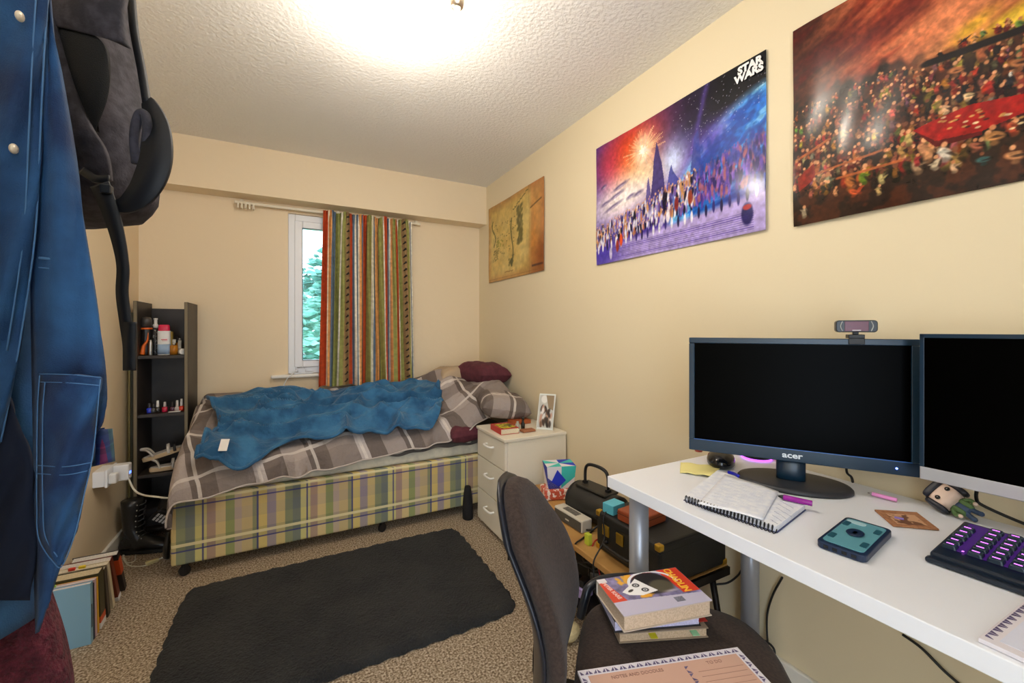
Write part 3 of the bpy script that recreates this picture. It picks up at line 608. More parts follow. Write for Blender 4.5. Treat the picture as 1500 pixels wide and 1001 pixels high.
def pillow(name, label, M, sx, sy, sz, m, uvscale=1, seed=0, sag=0):
    n1, n2 = 36, 28; V, Fc, UV = [], [], []
    for sgn in (1, -1):
        k = len(V)
        for j in range(n2 + 1):
            for i in range(n1 + 1):
                a = 2 * i / n1 - 1; b = 2 * j / n2 - 1
                h = (max(0, 1 - a ** 4) * max(0, 1 - b ** 4)) ** .5
                pin = 1 - .07 * (1 - abs(a) ** 3) * (b * b) ; pin2 = 1 - .07 * (1 - abs(b) ** 3) * (a * a)
                w_ = float(fbm(a * 3 + seed, b * 3, seed, 3) - .5)
                V.append((a * sx / 2 * pin2, b * sy / 2 * pin, sgn * h * sz / 2 * (1 + .3 * w_) + sag * a * a)); UV.append((a * sx / 2 + 3, b * sy / 2 + 3))
        for j in range(n2):
            for i in range(n1):
                q = (k + j * (n1 + 1) + i, k + j * (n1 + 1) + i + 1, k + (j + 1) * (n1 + 1) + i + 1, k + (j + 1) * (n1 + 1) + i); Fc.append(q if sgn > 0 else q[::-1])
    return single(name, label, 'pillow', (V, Fc), m, M=M, world=False, smooth=True, uv=UV)
maroon = mat('maroon_cotton', (84, 34, 46), .85, noise=(30, (98, 42, 54)), sheen=.2)
pillow('bed_pillow', 'plaid pillow poking out from the duvet over the white drawer unit', T(1.245, 2.485, .705) @ RZ(-.22) @ RY(.16) @ RX(.1), .33, .32, .15, duv, seed=3)
pillow('bed_pillow', 'maroon pillow on top of the heaped duvet against the right wall', T(1.285, 2.90, .87) @ RZ(.2) @ RY(.06), .27, .40, .17, maroon, seed=5)
pillow('bed_pillow', 'beige pillow edge behind the maroon pillow in the bed corner', T(1.18, 3.12, .84) @ RZ(.1), .42, .30, .15, mat('beige_cotton', (186, 164, 136), .85), seed=8)
pillow('bed_pillow', 'dark maroon pillow squashed between the mattress edge and duvet beside the drawers', T(.985, 2.565, .525) @ RZ(.1), .22, .20, .10, maroon, seed=9)
# ================================================================ WHITE DRAWER UNIT
lam = mat('cream_laminate', (232, 224, 206), .35); plw = mat('white_handle', (244, 242, 236), .3)
cx0, cx1, cy0, cy1, ch = 1.035, 1.44, 2.03, 2.41, .60
cb = Thing('drawer_unit', 'white bedside unit with three drawers between the bed and the right wall', 'drawers', ((cx0 + cx1) / 2, (cy0 + cy1) / 2, 0))
cb.part('carcass', join(box(cx0 + .018, cx1, cy0, cy0 + .016, 0, ch - .018), box(cx0 + .018, cx1, cy1 - .016, cy1, 0, ch - .018), box(cx1 - .01, cx1, cy0 + .016, cy1 - .016, 0, ch - .018), box(cx0 + .018, cx1 - .01, cy0 + .016, cy1 - .016, .02, .035)), lam, world=True, bevel=.0015)
cb.part('top', box(cx0 - .008, cx1, cy0 - .008, cy1 + .004, ch - .018, ch), lam, world=True, bevel=.004)
for z0, z1 in ((.425, .578), (.225, .419), (.03, .219)):
    dr = cb.part('drawer', join(box(cx0, cx0 + .017, cy0 + .002, cy1 - .002, z0, z1), box(cx0 + .017, cx1 - .03, cy0 + .02, cy1 - .02, z0 + .01, z1 - .05)), lam, world=True, bevel=.0015)
    zc = (z0 + z1) / 2 + .02; yc = (cy0 + cy1) / 2
    cb.part('drawer_handle', tube([(cx0, yc - .045, zc), (cx0 - .022, yc - .042, zc), (cx0 - .028, yc, zc), (cx0 - .022, yc + .042, zc), (cx0, yc + .045, zc)], .006), plw, world=True, smooth=True, parent=dr)
single('black_bag', 'black fabric bag slumped on the carpet in the gap beside the white drawer unit', 'bag', loft([ring(.995, 2.475, .003 + .20 * i / 8, .028 * (1 - .5 * (i / 8) ** 3) + .004, .040 * (1 - .4 * (i / 8) ** 2), 18) for i in range(9)]), mat('black_fabric', (24, 22, 24), .9), loc=(.995, 2.475, 0), smooth=True)
# ---- books generic
def book(name, label, M, w_, h_, t_, cover, pages=(222, 210, 186), cat='book', group=None, tabs=(), hard=.002, coverart=None):
    """local: x from spine (0) to fore-edge (w), y height 0..h, z thickness 0..t"""
    b = Thing(name, label, cat, M=M, group=group)
    cm = cover if not isinstance(cover, tuple) else mat('cover_%d_%d_%d' % cover, cover, .45)
    c = hard; b.part('cover', join(box(0, w_, 0, h_, 0, c), box(0, w_, 0, h_, t_ - c, t_), box(0, c, 0, h_, c, t_ - c)), cm, bevel=.0008)
    b.part('pages', box(c, w_ - .004, .003, h_ - .003, c, t_ - c), mat('pages_%d_%d_%d' % pages, pages, .85, noise=(300, tuple(max(0, q - 18) for q in pages))))
    return b
zt = ch
p = at(729, 631, z=zt); M = T(1.150, 2.145, zt + .001) @ RZ(-.12)
bb = book('paperback_book', 'thick red paperback with a yellow picture cover, lying on the white drawer unit', T(1.055, 2.12, zt + .001) @ RZ(-.06), .115, .16, .032, (188, 50, 40), (232, 220, 190))
bb.part('cover_picture', box(.012, .105, .02, .13, .0320, .0326), mat('yellow_picture', (210, 200, 40), .5, noise=(45, (60, 60, 24), 2, .45, .55)))
single('wallet', 'small brown leather wallet lying in front of the photo frame', 'wallet', box(1.190, 1.275, 2.10, 2.15, zt + .001, zt + .015), mat('brown_leather', (160, 100, 66), .6), loc=(1.23, 2.125, zt), bevel=.005)
single('wooden_trinket_box', 'flat orange-brown wooden box at the back of the white drawer unit under the pillow', 'box', box(1.24, 1.36, 2.30, 2.40, zt + .001, zt + .026), mat('orange_wood', (170, 84, 40), .5), loc=(1.3, 2.35, zt), bevel=.003)
single('small_dark_bottle', 'small dark glass bottle standing left of the photo frame', 'bottle', xf(lathe([(.011, 0), (.012, .004), (.012, .035), (.007, .045), (.007, .06), (.0085, .062), (.0085, .075), (.001, .076)]), T(1.235, 2.185, zt + .001)), mat('dark_glass', (30, 26, 20), .15), loc=(1.235, 2.185, zt), smooth=True)
single('small_clear_bottle', 'small clear jar beside the dark bottle on the white drawer unit', 'jar', xf(lathe([(.012, 0), (.013, .004), (.013, .03), (.008, .034), (.008, .045), (.001, .046)]), T(1.215, 2.215, zt + .001)), mat('clear_glass', (225, 225, 215), .1, trans=.6), loc=(1.215, 2.215, zt), smooth=True)
pf = Thing('photo_frame', 'tall clear photo frame with a picture, leaning back on a strut on the drawer unit', 'photo frame', M=T(1.345, 2.12, zt + .001) @ RZ(-.85) @ RX(-.36) @ S(1, 1, 1.32) @ RY(.0))
g = box(-.052, .052, 0, .006, 0, .165); pf.part('glass', g, mat('frame_glass', (226, 230, 226), .08, spec=.6), bevel=.002)
cv = Canvas(.092, .15, 70, (196, 196, 190)); cv.ell(.03, .13, .02, .018, (236, 234, 230), .9); cv.poly([(.04, .15), (.09, .15), (.09, .08), (.06, .09)], (150, 130, 104)); rs = random.Random(5)
for k in range(26): cv.ell(rs.uniform(.01, .08), rs.uniform(.01, .09), .008, .016, rs.choice([(40, 34, 34), (196, 150, 130), (60, 50, 46), (236, 232, 230), (120, 90, 70)]), .9, .3, rs.uniform(-.5, .5))
pf.part('photo', cv.geo(lambda X, Y: (X - .046, -.0012 + 0 * X, Y + .008)), colmat('photo_print', .25), col=cv.linear(), solid=.0005)
pf.part('strut', tube([(.03, .006, .13), (.045, .075, .017)], .0025, 6, 1), steel)

# ================================================================ BOOKCASE
bw = mat('black_brown_wood', (40, 34, 30), .45, noise=(6, (56, 48, 42), 6), bump=(40, .2, .002)); edge = mat('brushed_edge', (120, 108, 84), .45, .2)
X0, X1, Y0, Y1, ZT = -.778, -.532, 3.05, 3.333, 1.362
bc = Thing('tall_bookcase', 'narrow tall black-brown bookcase standing in the far left corner', 'bookcase', ((X0 + X1) / 2, (Y0 + Y1) / 2, 0))
for a, b in ((X0, X0 + .018), (X1 - .018, X1)):
    s_ = bc.part('side_panel', box(a, b, Y0, Y1, 0, ZT), bw, world=True, bevel=.0015); bc.part('edge_strip', box(a + .002, b - .002, Y0 - .0015, Y0, .002, ZT - .002), edge, world=True, parent=s_)
bc.part('back_panel', box(X0 + .018, X1 - .018, Y1 - .008, Y1, .05, ZT - .03), bw, world=True)
SH = [1.035, .702, .36, .05]
for z in SH: bc.part('shelf', box(X0 + .018, X1 - .018, Y0 + .004, Y1 - .008, z, z + .018), bw, world=True, bevel=.001)
# items on the upper shelf
s1 = SH[0] + .019
def stand(name, label, cat, u, y, z, parts, group=None):
    p = at(u, 500, y=y); t = Thing(name, label, cat, (p.x, y, z), group=group)
    for nm, g_, m_ in parts: t.part(nm, g_, m_, smooth=nm not in ('carton',), autosmooth=1)
    return t
blkm = mat('black_can', (28, 27, 28), .3); orm = mat('orange_print', (236, 110, 30), .35); whp = mat('white_plastic', (232, 232, 232), .35); pink = mat('pink_cap', (220, 40, 84), .35)
stand('deodorant_can', 'black spray can with an orange band and flame on the upper bookcase shelf', 'spray can', 214.5, 3.13, s1, [('can', lathe([(.026, 0), (.0275, .004), (.0275, .155), (.024, .165)], 20), blkm), ('band', lathe([(.0279, .148), (.0279, .158)], 20), orm), ('cap', lathe([(.0255, .165), (.0255, .205), (.018, .218), (.002, .221)], 20), mat('grey_cap', (72, 68, 66), .3)), ('flame_print', tube([(-.012, -.0265, .005), (-.006, -.0275, .05), (.010, -.027, .085), (.014, -.026, .13)], lambda t: .012 * (1 - t) + .001, 8), orm)])
stand('slim_black_bottle', 'slim dark bottle half hidden at the left end of the upper bookcase shelf', 'bottle', 206, 3.19, s1, [('bottle', lathe([(.014, 0), (.015, .003), (.015, .11), (.008, .12), (.008, .14), (.001, .141)]), blkm)])
stand('pump_bottle', 'black spray bottle with a white nozzle, right of the orange-banded can', 'bottle', 228, 3.15, s1, [('bottle', lathe([(.016, 0), (.017, .003), (.017, .15), (.010, .158)]), mat('label_black', (40, 40, 42), .3, noise=(90, (170, 170, 170), 2, .6, .62))), ('nozzle', lathe([(.012, .158), (.013, .175), (.008, .182), (.008, .205), (.010, .207), (.010, .214), (.001, .215)]), whp)])
stand('small_silver_tube', 'small silver tube in front of the dark spray bottles', 'tube', 220.5, 3.09, s1, [('body', lathe([(.009, 0), (.0095, .002), (.0095, .07), (.006, .08), (.006, .088), (.001, .089)]), steel)])
stand('talc_bottle', 'white and pale blue bottle with a bright pink cap', 'bottle', 240.5, 3.11, s1, [('bottle', loft([ring(0, 0, z, .030, .018, 24, .7) for z in (0, .002, .134, .140)]), whp), ('label', loft([ring(0, 0, z, .0304, .0184, 24, .7) for z in (.004, .062)]), mat('pale_blue_label', (150, 176, 206), .4)), ('pink_print', join(box(-.010, .018, -.0188, -.0180, .088, .092), box(-.006, .018, -.0188, -.0180, .081, .083)), pink), ('cap', loft([ring(0, 0, z, r * 1.1, r * .7, 24, .75) for z, r in ((.140, .024), (.142, .0245), (.172, .0235), (.176, .018))]), pink)])
stand('gold_carton', 'thin yellow carton behind the pink-capped bottle', 'box', 250, 3.20, s1, [('carton', box(-.012, .012, -.01, .01, 0, .135), mat('gold_card', (204, 176, 84), .4))])
amb = mat('amber_perfume', (214, 140, 40), .12, trans=.3); clr = mat('clear_bottle', (232, 232, 226), .1, trans=.5)
stand('amber_perfume_bottle', 'square amber perfume bottle on the upper bookcase shelf', 'perfume', 255, 3.11, s1, [('bottle', box(-.018, .018, -.011, .011, 0, .055), amb), ('collar', cyl(.007, .055, .066), steel), ('cap', loft([ring(0, 0, z, .0095, None, 16) for z in (.066, .09)]), clr)])
stand('dark_cap_perfume_bottle', 'clear perfume bottle with a dark cap behind the amber one', 'perfume', 260, 3.18, s1, [('bottle', box(-.016, .016, -.010, .010, 0, .070), amb), ('cap', cyl(.011, .070, .105), blkm)])
stand('clear_perfume_bottle', 'tall clear perfume bottle right of the amber one', 'perfume', 263.5, 3.12, s1, [('bottle', box(-.008, .008, -.008, .008, 0, .085), clr), ('cap', cyl(.006, .085, .096), steel)])
single('white_cosmetic_jar', 'round white jar lying on its side at the right end of the shelf', 'jar', xf(cyl(.018, -.014, .014), T(at(267, 515, y=3.08).x, 3.08, s1 + .018) @ RZ(.5) @ RX(PI / 2)), whp, loc=(at(267, 515, y=3.08).x, 3.08, s1), bevel=.003)
s2 = SH[1] + .019
pol = [(219, 'bright blue nail polish bottle with a dark cap', (40, 60, 200), (60, 60, 64), .030, .045), (224.5, 'clear nail polish bottle with a dark cap second from the left', (60, 60, 60), (40, 40, 42), .028, .042), (231, 'dark nail polish bottle with a big white cap', (50, 48, 46), (230, 230, 230), .032, .058), (241.5, 'raspberry red nail polish bottle with a silver cap', (200, 30, 70), (190, 180, 176), .030, .048), (252.5, 'plum nail polish bottle with a dark cap', (74, 24, 46), (40, 34, 36), .028, .045), (259.5, 'clear nail polish bottle with a tall white cap, second from the right', (196, 186, 180), (226, 220, 214), .026, .052), (266, 'orange-red nail polish bottle with a white cap, rightmost', (226, 60, 30), (236, 232, 230), .028, .060)]
for u, lb, c1, c2, hb, ht in pol:
    stand('nail_polish_bottle', lb, 'nail polish', u, 3.10, s2, [('bottle', loft([ring(0, 0, z, r * 1.1, r, 16, .7) for z, r in ((0, .010), (.002, .0115), (hb - .004, .0115), (hb, .006))]), mat('polish_%d_%d' % c1[:2], c1, .12, coat=.5)), ('cap', lathe([(.0065, hb), (.007, hb + .002), (.0055, ht + .01), (.001, ht + .011)]), mat('pcap_%d_%d' % c2[:2], c2, .3))], group='nail polish bottles on the middle shelf')
single('nail_file_card', 'small white card lying in front of the nail polish bottles', 'card', box(at(257, 600, y=3.07).x - .03, at(257, 600, y=3.07).x + .025, 3.058, 3.075, s2, s2 + .006), mat('offwhite_card', (206, 200, 196), .6), loc=(at(257, 600, y=3.07).x, 3.07, s2), bevel=.001)
# sandals on the lower shelf
s3 = SH[2] + .019; tan = mat('cork_sole', (206, 178, 140), .8); bls = mat('black_strap', (30, 28, 30), .5); whs = mat('silver_strap', (214, 206, 196), .4)
def sandal(label, M):
    t = Thing('platform_sandal', label, 'sandal', M=M)
    pl = []; 
    for i in range(24):
        a = 2 * PI * i / 24; c, s = math.cos(a), math.sin(a); pl.append((.115 * c, (.036 + .006 * c) * math.copysign(abs(s) ** .8, s)))
    t.part('sole', prism(pl, 0, .022), tan, bevel=.003); t.part('footbed', prism([(x * .94, y * .92) for x, y in pl], .022, .026), whs, bevel=.002)
    for x in (.065, .03): t.part('strap', ribbon([(x, -.038, .012), (x + .005, -.030, .045), (x + .008, 0, .058), (x + .005, .030, .045), (x, .038, .012)], (1, 0, 0), .016, .003), bls if x > .05 else whs, smooth=True)
    t.part('ankle_strap', ribbon([(-.05, -.034, .02), (-.07, -.03, .06), (-.11, 0, .075), (-.07, .03, .06), (-.05, .034, .02)], (0, 0, 1), .012, .003), whs, smooth=True)
    return t
sandal('pale platform sandal lying in front, lower of the pair on the bookcase shelf', T(-.640, 3.115, s3 + .002) @ RZ(.25) @ S(.72, 1, 1))
sandal('pale platform sandal tilted on top of the other, toe towards the bed', T(-.655, 3.115, s3 + .085) @ RZ(.15) @ RY(-.25) @ S(.85, 1, 1))
single('grey_shoe_box', 'dark shoe box on the bottom shelf of the bookcase', 'box', box(X0 + .03, X1 - .03, 3.10, 3.30, .069, .17), mat('dark_card', (34, 32, 34), .7), loc=(-.65, 3.2, .069), bevel=.002)
# framed board leaning behind the bookcase
fb = Thing('folded_framed_board', 'tall olive board with brass-coloured edges leaning between the bookcase and left wall', 'board', (-.803, 3.1, 0))
fb.part('board', box(-.824, -.785, 3.16, 3.32, 0, 1.30), mat('olive_board', (70, 64, 40), .6), world=True, bevel=.002)
fb.part('edge_trim', join(box(-.826, -.818, 3.154, 3.16, 0, 1.30), box(-.792, -.784, 3.154, 3.16, 0, 1.30)), mat('brass_trim', (150, 130, 76), .4, .5), world=True)

# ================================================================ BOOTS
leather = mat('black_leather', (36, 35, 34), .3, bump=(60, .4, .004)); rub = mat('black_rubber', (16, 16, 16), .6)
def boot(label, M, h=.27, sole_up=False):
    t = Thing('lace_up_boot', label, 'boot', M=M)
    R = []
    prof = [(.000, -.02, .060, .044), (.03, -.018, .062, .045), (.055, -.035, .055, .042), (.085, -.055, .046, .042), (.12, -.066, .043, .043), (.18, -.068, .046, .047), (.24, -.066, .050, .051), (h, -.064, .052, .053)]
    foot = [( -.115, .034, .03, .05), (-.10, .042, .034, .08), (-.06, .044, .036, .095), (-.01, .042, .034, .09), (.04, .044, .03, .07), (.09, .043, .026, .052), (.125, .034, .022, .042), (.142, .016, .02, .032)]
    t.part('shaft', loft([ring(x, 0, z + .028, rx, ry, 24) for z, x, rx, ry in prof]), leather, smooth=True)
    t.part('foot', loft([[(x, w_ * math.cos(2 * PI * j / 20), .018 + hh * .5 + hh * .5 * math.sin(2 * PI * j / 20)) for j in range(20)] for x, w_, _, hh in foot]), leather, smooth=True)
    so = [(.148 * math.cos(a) + .012, (.046 + .004 * math.cos(a)) * math.sin(a)) for a in [2 * PI * i / 28 for i in range(28)]]
    s_ = t.part('sole', join(prism(so, .006, .024), prism([(x, y) for x, y in [(-.135, -.036), (-.05, -.038), (-.05, .038), (-.135, .036)]], 0, .010)), rub, bevel=.002)
    cl_ = mat('pale_cleats', (206, 204, 200), .7) if sole_up else rub
    t.part('cleat', join(*[box(-.11 + .026 * k, -.094 + .026 * k, -.03 + .031 * q, -.004 + .031 * q, -.004, .006) for k in range(10) for q in (0, 1)]), cl_, parent=s_, bevel=.001)
    fx = [(.072, .01), (.088, -.004), (.11, -.015), (.14, -.020), (.17, -.020), (.20, -.017), (.23, -.014), (.26, -.012)]
    lace = mat('dark_lace', (60, 60, 62), .6)
    t.part('laces', join(*[tube([(x + .004, -.026, z + .012), (x + .018, 0, z + .018), (x + .004, .026, z + .024)], .0028, 6, 3) for z, x in fx]), lace, smooth=True)
    t.part('eyelets', join(*[xf(ball(.004, .003, .004, 8, 6), T(x - .002, s * .036, z + .018)) for z, x in fx for s in (-1, 1)]), steel, smooth=True)
    return t
boot('tall black lace-up boot standing upright on the carpet in front of the bookcase', T(-.70, 2.925, 0) @ RZ(-.35) @ S(.9, .9, .95))
boot('black boot fallen on its side, showing its ridged sole', T(-.585, 2.86, .165) @ RX(-1.25) @ RZ(.7) @ S(.62, .8, .5), sole_up=True)
single('black_shoe', 'black shoe standing on its heel beside the bed foot', 'shoe', xf(loft([[(x, w_ * math.cos(2 * PI * j / 20), .01 + hh * .5 + hh * .5 * math.sin(2 * PI * j / 20)) for j in range(20)] for x, w_, hh in ((-.075, .025, .03), (-.06, .036, .05), (0, .034, .05), (.06, .042, .035), (.095, .03, .028), (.105, .01, .02))]), T(-.545, 2.735, .078) @ RZ(.1) @ RY(-PI / 2) @ RX(.1) @ S(.72, .95, .6)), leather, loc=(-.54, 2.74, 0), smooth=True)
single('power_adapter_block', 'beige charger block lying on the carpet by the boot', 'adapter', xf(box(-.026, .026, -.011, .011, 0, .018), T(-.628, 2.755, .001) @ RZ(.55)), mat('beige_plastic', (206, 186, 130), .5), loc=(-.63, 2.755, 0), bevel=.004)
single('white_loop_cable', 'thin white cable looped on the carpet in front of the boot', 'cable', tube([at(214, 802, z=.012), at(200, 810, z=.005), at(197, 822, z=.004), at(186, 824, z=.004), at(180, 812, z=.004), at(184, 800, z=.02), at(196, 800, z=.004), at(186, 805, z=.004), at(181, 818, z=.004), at(190, 829, z=.004), at(212, 829, z=.004), at(232, 820, z=.004), at(252, 812, z=.004), (-.47, 2.75, .004), (-.42, 2.80, .004)], .0028, 6, 5), mat('white_cable', (224, 218, 200), .5), loc=tuple(at(200, 820, z=0)), smooth=True)
# socket, plugs and lead on the left wall
sk = Thing('wall_socket', 'white double wall socket on a raised box on the left wall', 'socket', tuple(at(150, 700, x=XL)))
pa = at(146, 705, x=XL); pb = at(178, 700, x=XL); ya, yb = pa.y - .0, pb.y + .02; zc = .45
za = at(146, 694, x=XL + .04).z; 
sk.part('back_box', box(XL, XL + .045, 2.665, 2.79, .45, .525), upvc, world=True, bevel=.004); sk.part('face_plate', box(XL + .045, XL + .055, 2.66, 2.795, .445, .53), upvc, world=True, bevel=.003)
single('white_plug', 'white three-pin plug pushed into the wall socket', 'plug', box(XL + .055, XL + .085, 2.67, 2.71, .458, .505), whp, loc=(XL + .07, 2.67, .49), bevel=.006)
tp = Thing('usb_charger', 'white charger block with a small blue light standing out from the wall socket', 'charger', (XL + .08, 2.745, .50))
tp.part('block', box(XL + .055, XL + .115, 2.73, 2.78, .45, .53), whp, world=True, bevel=.006); tp.part('indicator_light', box(XL + .115, XL + .117, 2.74, 2.76, .48, .49), mat('blue_led', (60, 110, 255), .4, emit=(70, 110, 255), es=3), world=True)
single('white_charging_lead', 'white lead running from the charger across to the bed foot', 'cable', tube([(XL + .105, 2.75, .466), at(196, 717, y=2.74), at(208, 725, y=2.70), at(228, 728, y=2.62), at(252, 729, y=2.60), (-.485, 2.66, .391), (-.44, 2.75, .388)], .0045, 8, 6), mat('white_cable', (224, 218, 200), .5), loc=(XL + .12, 2.62, .4), smooth=True)

# ================================================================ FLOOR BOOKS by the left wall
bs = [  # y, lean, width, height, thick, colour, pages, label
    (2.155, .03, .15, .235, .022, (126, 166, 186), (226, 222, 220), 'pale blue paperback at the near end of the floor row of books'),
    (2.182, .04, .145, .22, .012, (34, 38, 66), (230, 226, 214), 'thin navy paperback behind the pale blue book'),
    (2.199, .05, .14, .23, .016, (206, 176, 186), (230, 226, 214), 'slim pale pink book with green page tabs in the floor row'),
    (2.222, .07, .15, .225, .014, (222, 168, 30), (226, 214, 190), 'slim yellow book in the floor row'),
    (2.250, .10, .165, .235, .048, (70, 66, 40), (212, 196, 160), 'thick mottled green book with an orange base band'),
    (2.325, .20, .16, .225, .026, (60, 54, 46), (214, 206, 180), 'dark grey book leaning behind the thick mottled green one'),
    (2.385, .30, .16, .235, .022, (206, 192, 160), (222, 212, 188), 'cream book with red and yellow tabs leaning in the floor row'),
    (2.445, .42, .165, .245, .028, (112, 42, 20), (214, 206, 196), 'dark red-brown book leaning steeply across the floor row'),
    (2.525, .44, .15, .235, .026, (44, 36, 34), (222, 216, 206), 'black and orange book at the far end of the floor row')]
for y, ln, w_, h_, t_, c, pg, lb in bs:
    # spine towards the room (+x); book stands, then leans towards the camera (-y)
    M = T(-.672, y, .001) @ RX(ln) @ Matrix(((-1, 0, 0, 0), (0, 0, 1, 0), (0, 1, 0, 0), (0, 0, 0, 1)))
    b = book('leaning_book', lb, M, w_, h_, t_, c, pg, group='books standing on the carpet along the left wall')
    if c == (70, 66, 40): b.part('base_band', box(-.0006, w_ * .4, .0, .05, -.0005, t_ + .0005), mat('orange_band', (206, 84, 40), .5)); b.part('base_label', box(-.001, .05, .0, .024, -.001, t_ + .001), whp)
    if c == (112, 42, 20): b.part('base_label', box(-.001, .04, .0, .022, -.001, t_ + .001), whp)
    if c == (44, 36, 34): b.part('orange_panel', box(-.001, .03, .11, .20, -.001, t_ + .001), mat('orange_band', (206, 84, 40), .5))
    if c == (206, 192, 160): b.part('page_tab', box(.10, .12, h_ - .003, h_ + .007, .006, .014), mat('tab_red', (214, 60, 40), .6)); b.part('page_tab', box(.07, .09, h_ - .003, h_ + .007, .008, .016), mat('tab_yellow', (232, 200, 40), .6))
    if c == (206, 176, 186): b.part('page_tab', box(.11, .13, h_ - .003, h_ + .006, .004, .010), mat('tab_green', (150, 200, 80), .6))
    if c == (126, 166, 186): b.part('cover_panel', box(.02, .13, .185, .222, t_, t_ + .0006), mat('pale_panel', (190, 196, 206), .5)); b.part('spine_title', box(-.0008, .0, .06, .15, .007, .014), mat('dark_title', (50, 60, 70), .5))

# ================================================================ RUG
def rugfn(i, j): pass
rg = rrect(1.30, .83, .06, 6, .225, 1.96)
rm = mat('charcoal_shag', (30, 31, 33), .95, noise=(5, (44, 44, 43), 5), bump=(120, 1.0, .02), sheen=.4)
nu, nv = 180, 116; V, Fc = [], []
for j in range(nv + 1):
    for i in range(nu + 1):
        a, b = 2 * i / nu - 1, 2 * j / nv - 1; q = 1 - .012 * (abs(a) ** 8) * (abs(b) ** 8) * 4
        ex = min(1, (1 - abs(a)) * 26, (1 - abs(b)) * 17); x = .225 + .65 * a * q + .004 * math.sin(b * 33); y = 1.96 + .415 * b * q + .004 * math.sin(a * 51)
        z = .004 + .020 * max(0, ex) ** .5 + .005 * float(fbm(x * 14, y * 14, 3, 4)) * (ex > 0) + .004 * random.random() * (ex > 0); V.append((x + .003 * (random.random() - .5), y + .003 * (random.random() - .5), z))
for j in range(nv):
    for i in range(nu): k = j * (nu + 1) + i; Fc.append((k, k + 1, k + nu + 2, k + nu + 1))
single('shaggy_rug', 'charcoal grey shaggy rectangular rug on the beige carpet', 'rug', (V, Fc), rm, loc=(.225, 1.96, 0), smooth=True)
# ================================================================ HANGING CLOTHES AND BACKPACK
den = mat('denim_blue', (12, 42, 82), .85, noise=(9, (42, 94, 142), 5, .36, .70), bump=(500, .4, .002), sheen=.3)
denl = mat('denim_light_seam', (74, 116, 160), .8); snap = mat('pearl_snap', (236, 222, 196), .3, .2)
jk = Thing('denim_jacket', 'blue denim jacket hanging from the door at the left edge', 'jacket', tuple(rd(-.74, .62, 1.72)))
VV = [-60, 0, 100, 200, 300, 400, 500, 600, 660, 700, 760, 810, 850, 890, 915]
UR = [70, 76, 86, 101, 119, 138, 149, 155, 152, 128, 114, 101, 91, 87, 84]
JD, JH = .62, .075
def jring(v, n=72):
    ur = float(np.interp(v, VV, UR)); r1 = (ur - 750) / F * (JD + JH * .8); r0 = -.835; z = CZ - (v - V0) / F * JD
    rc, hw = (r0 + r1) / 2, (r1 - r0) / 2; o = []
    for j in range(n):
        a = 2 * PI * j / n; c, s = math.cos(a), math.sin(a); q = 1 + .05 * math.sin(7 * a + z * 5) + .035 * math.sin(13 * a - z * 9)
        o.append(rd(rc + hw * math.copysign(abs(c) ** .8, c), JD + JH * math.copysign(abs(s) ** .8, s) * q, z))
    return o
jk.part('body', loft([jring(v) for v in np.linspace(-60, 926, 50)]), den, world=True, smooth=True)
def jp(u, v, d): return at(u, v, d=d)
def panel(poly_lr, d, th=.004, bulge=.012, m=den, name='panel', n=10, parent=None):
    """sheet between a left and a right outline given from top to bottom (picture u, v at distance d)"""
    L = smooth_path([(a, b, 0) for a, b in poly_lr[0]], 6); R = smooth_path([(a, b, 0) for a, b in poly_lr[1]], 6); k = len(L) - 1
    def fn(s, t):
        f = t * k; i = min(int(f), k - 1); q = f - i; l = L[i].lerp(L[i + 1], q); r = R[i].lerp(R[i + 1], q); p = l.lerp(r, s)
        return jp(p.x, p.y, d - bulge * math.sin(PI * s) + .004 * math.sin(t * 17 + s * 9))
    return jk.part(name, gridgeo(fn, n, 40), m, world=True, smooth=True, solid=-th, parent=parent)
DF = .535
pk = panel(([(-60, -60), (-62, 100), (-64, 250), (-66, 400), (-68, 520), (-70, 650)], [(74, -60), (66, 70), (60, 200), (52, 350), (28, 514), (2, 650)]), DF, m=den, name='front_placket', bulge=.02, n=14)
jk.part('seam', tube([jp(u - 1, v, DF - .003) for u, v in ((74, -50), (66, 70), (60, 200), (52, 350), (28, 514), (2, 648))], .0010, 6), denl, world=True, parent=pk, smooth=True)
jk.part('seam', tube([jp(u - 18, v, DF - .012) for u, v in ((74, -50), (66, 70), (60, 200), (52, 350), (28, 514))], .0009, 6), denl, world=True, parent=pk, smooth=True)
for u, v in ((29, 24), (20, 218)):
    c = jp(u, v, DF - .024); jk.part('snap_button', xf(ball(.0085, .004, .0062, 20, 12), T(*c) @ RZ(-TH - .9) @ RY(.35)), snap, world=True, smooth=True)
panel(([(-60, 560), (-60, 700), (-60, 800), (-60, 880)], [(6, 572), (38, 650), (50, 760), (44, 880)]), .545, m=mat('painted_opening_shade', (10, 22, 44), .9), name='opening_shade', bulge=.006)  # dark panel paints the shade inside the jacket opening
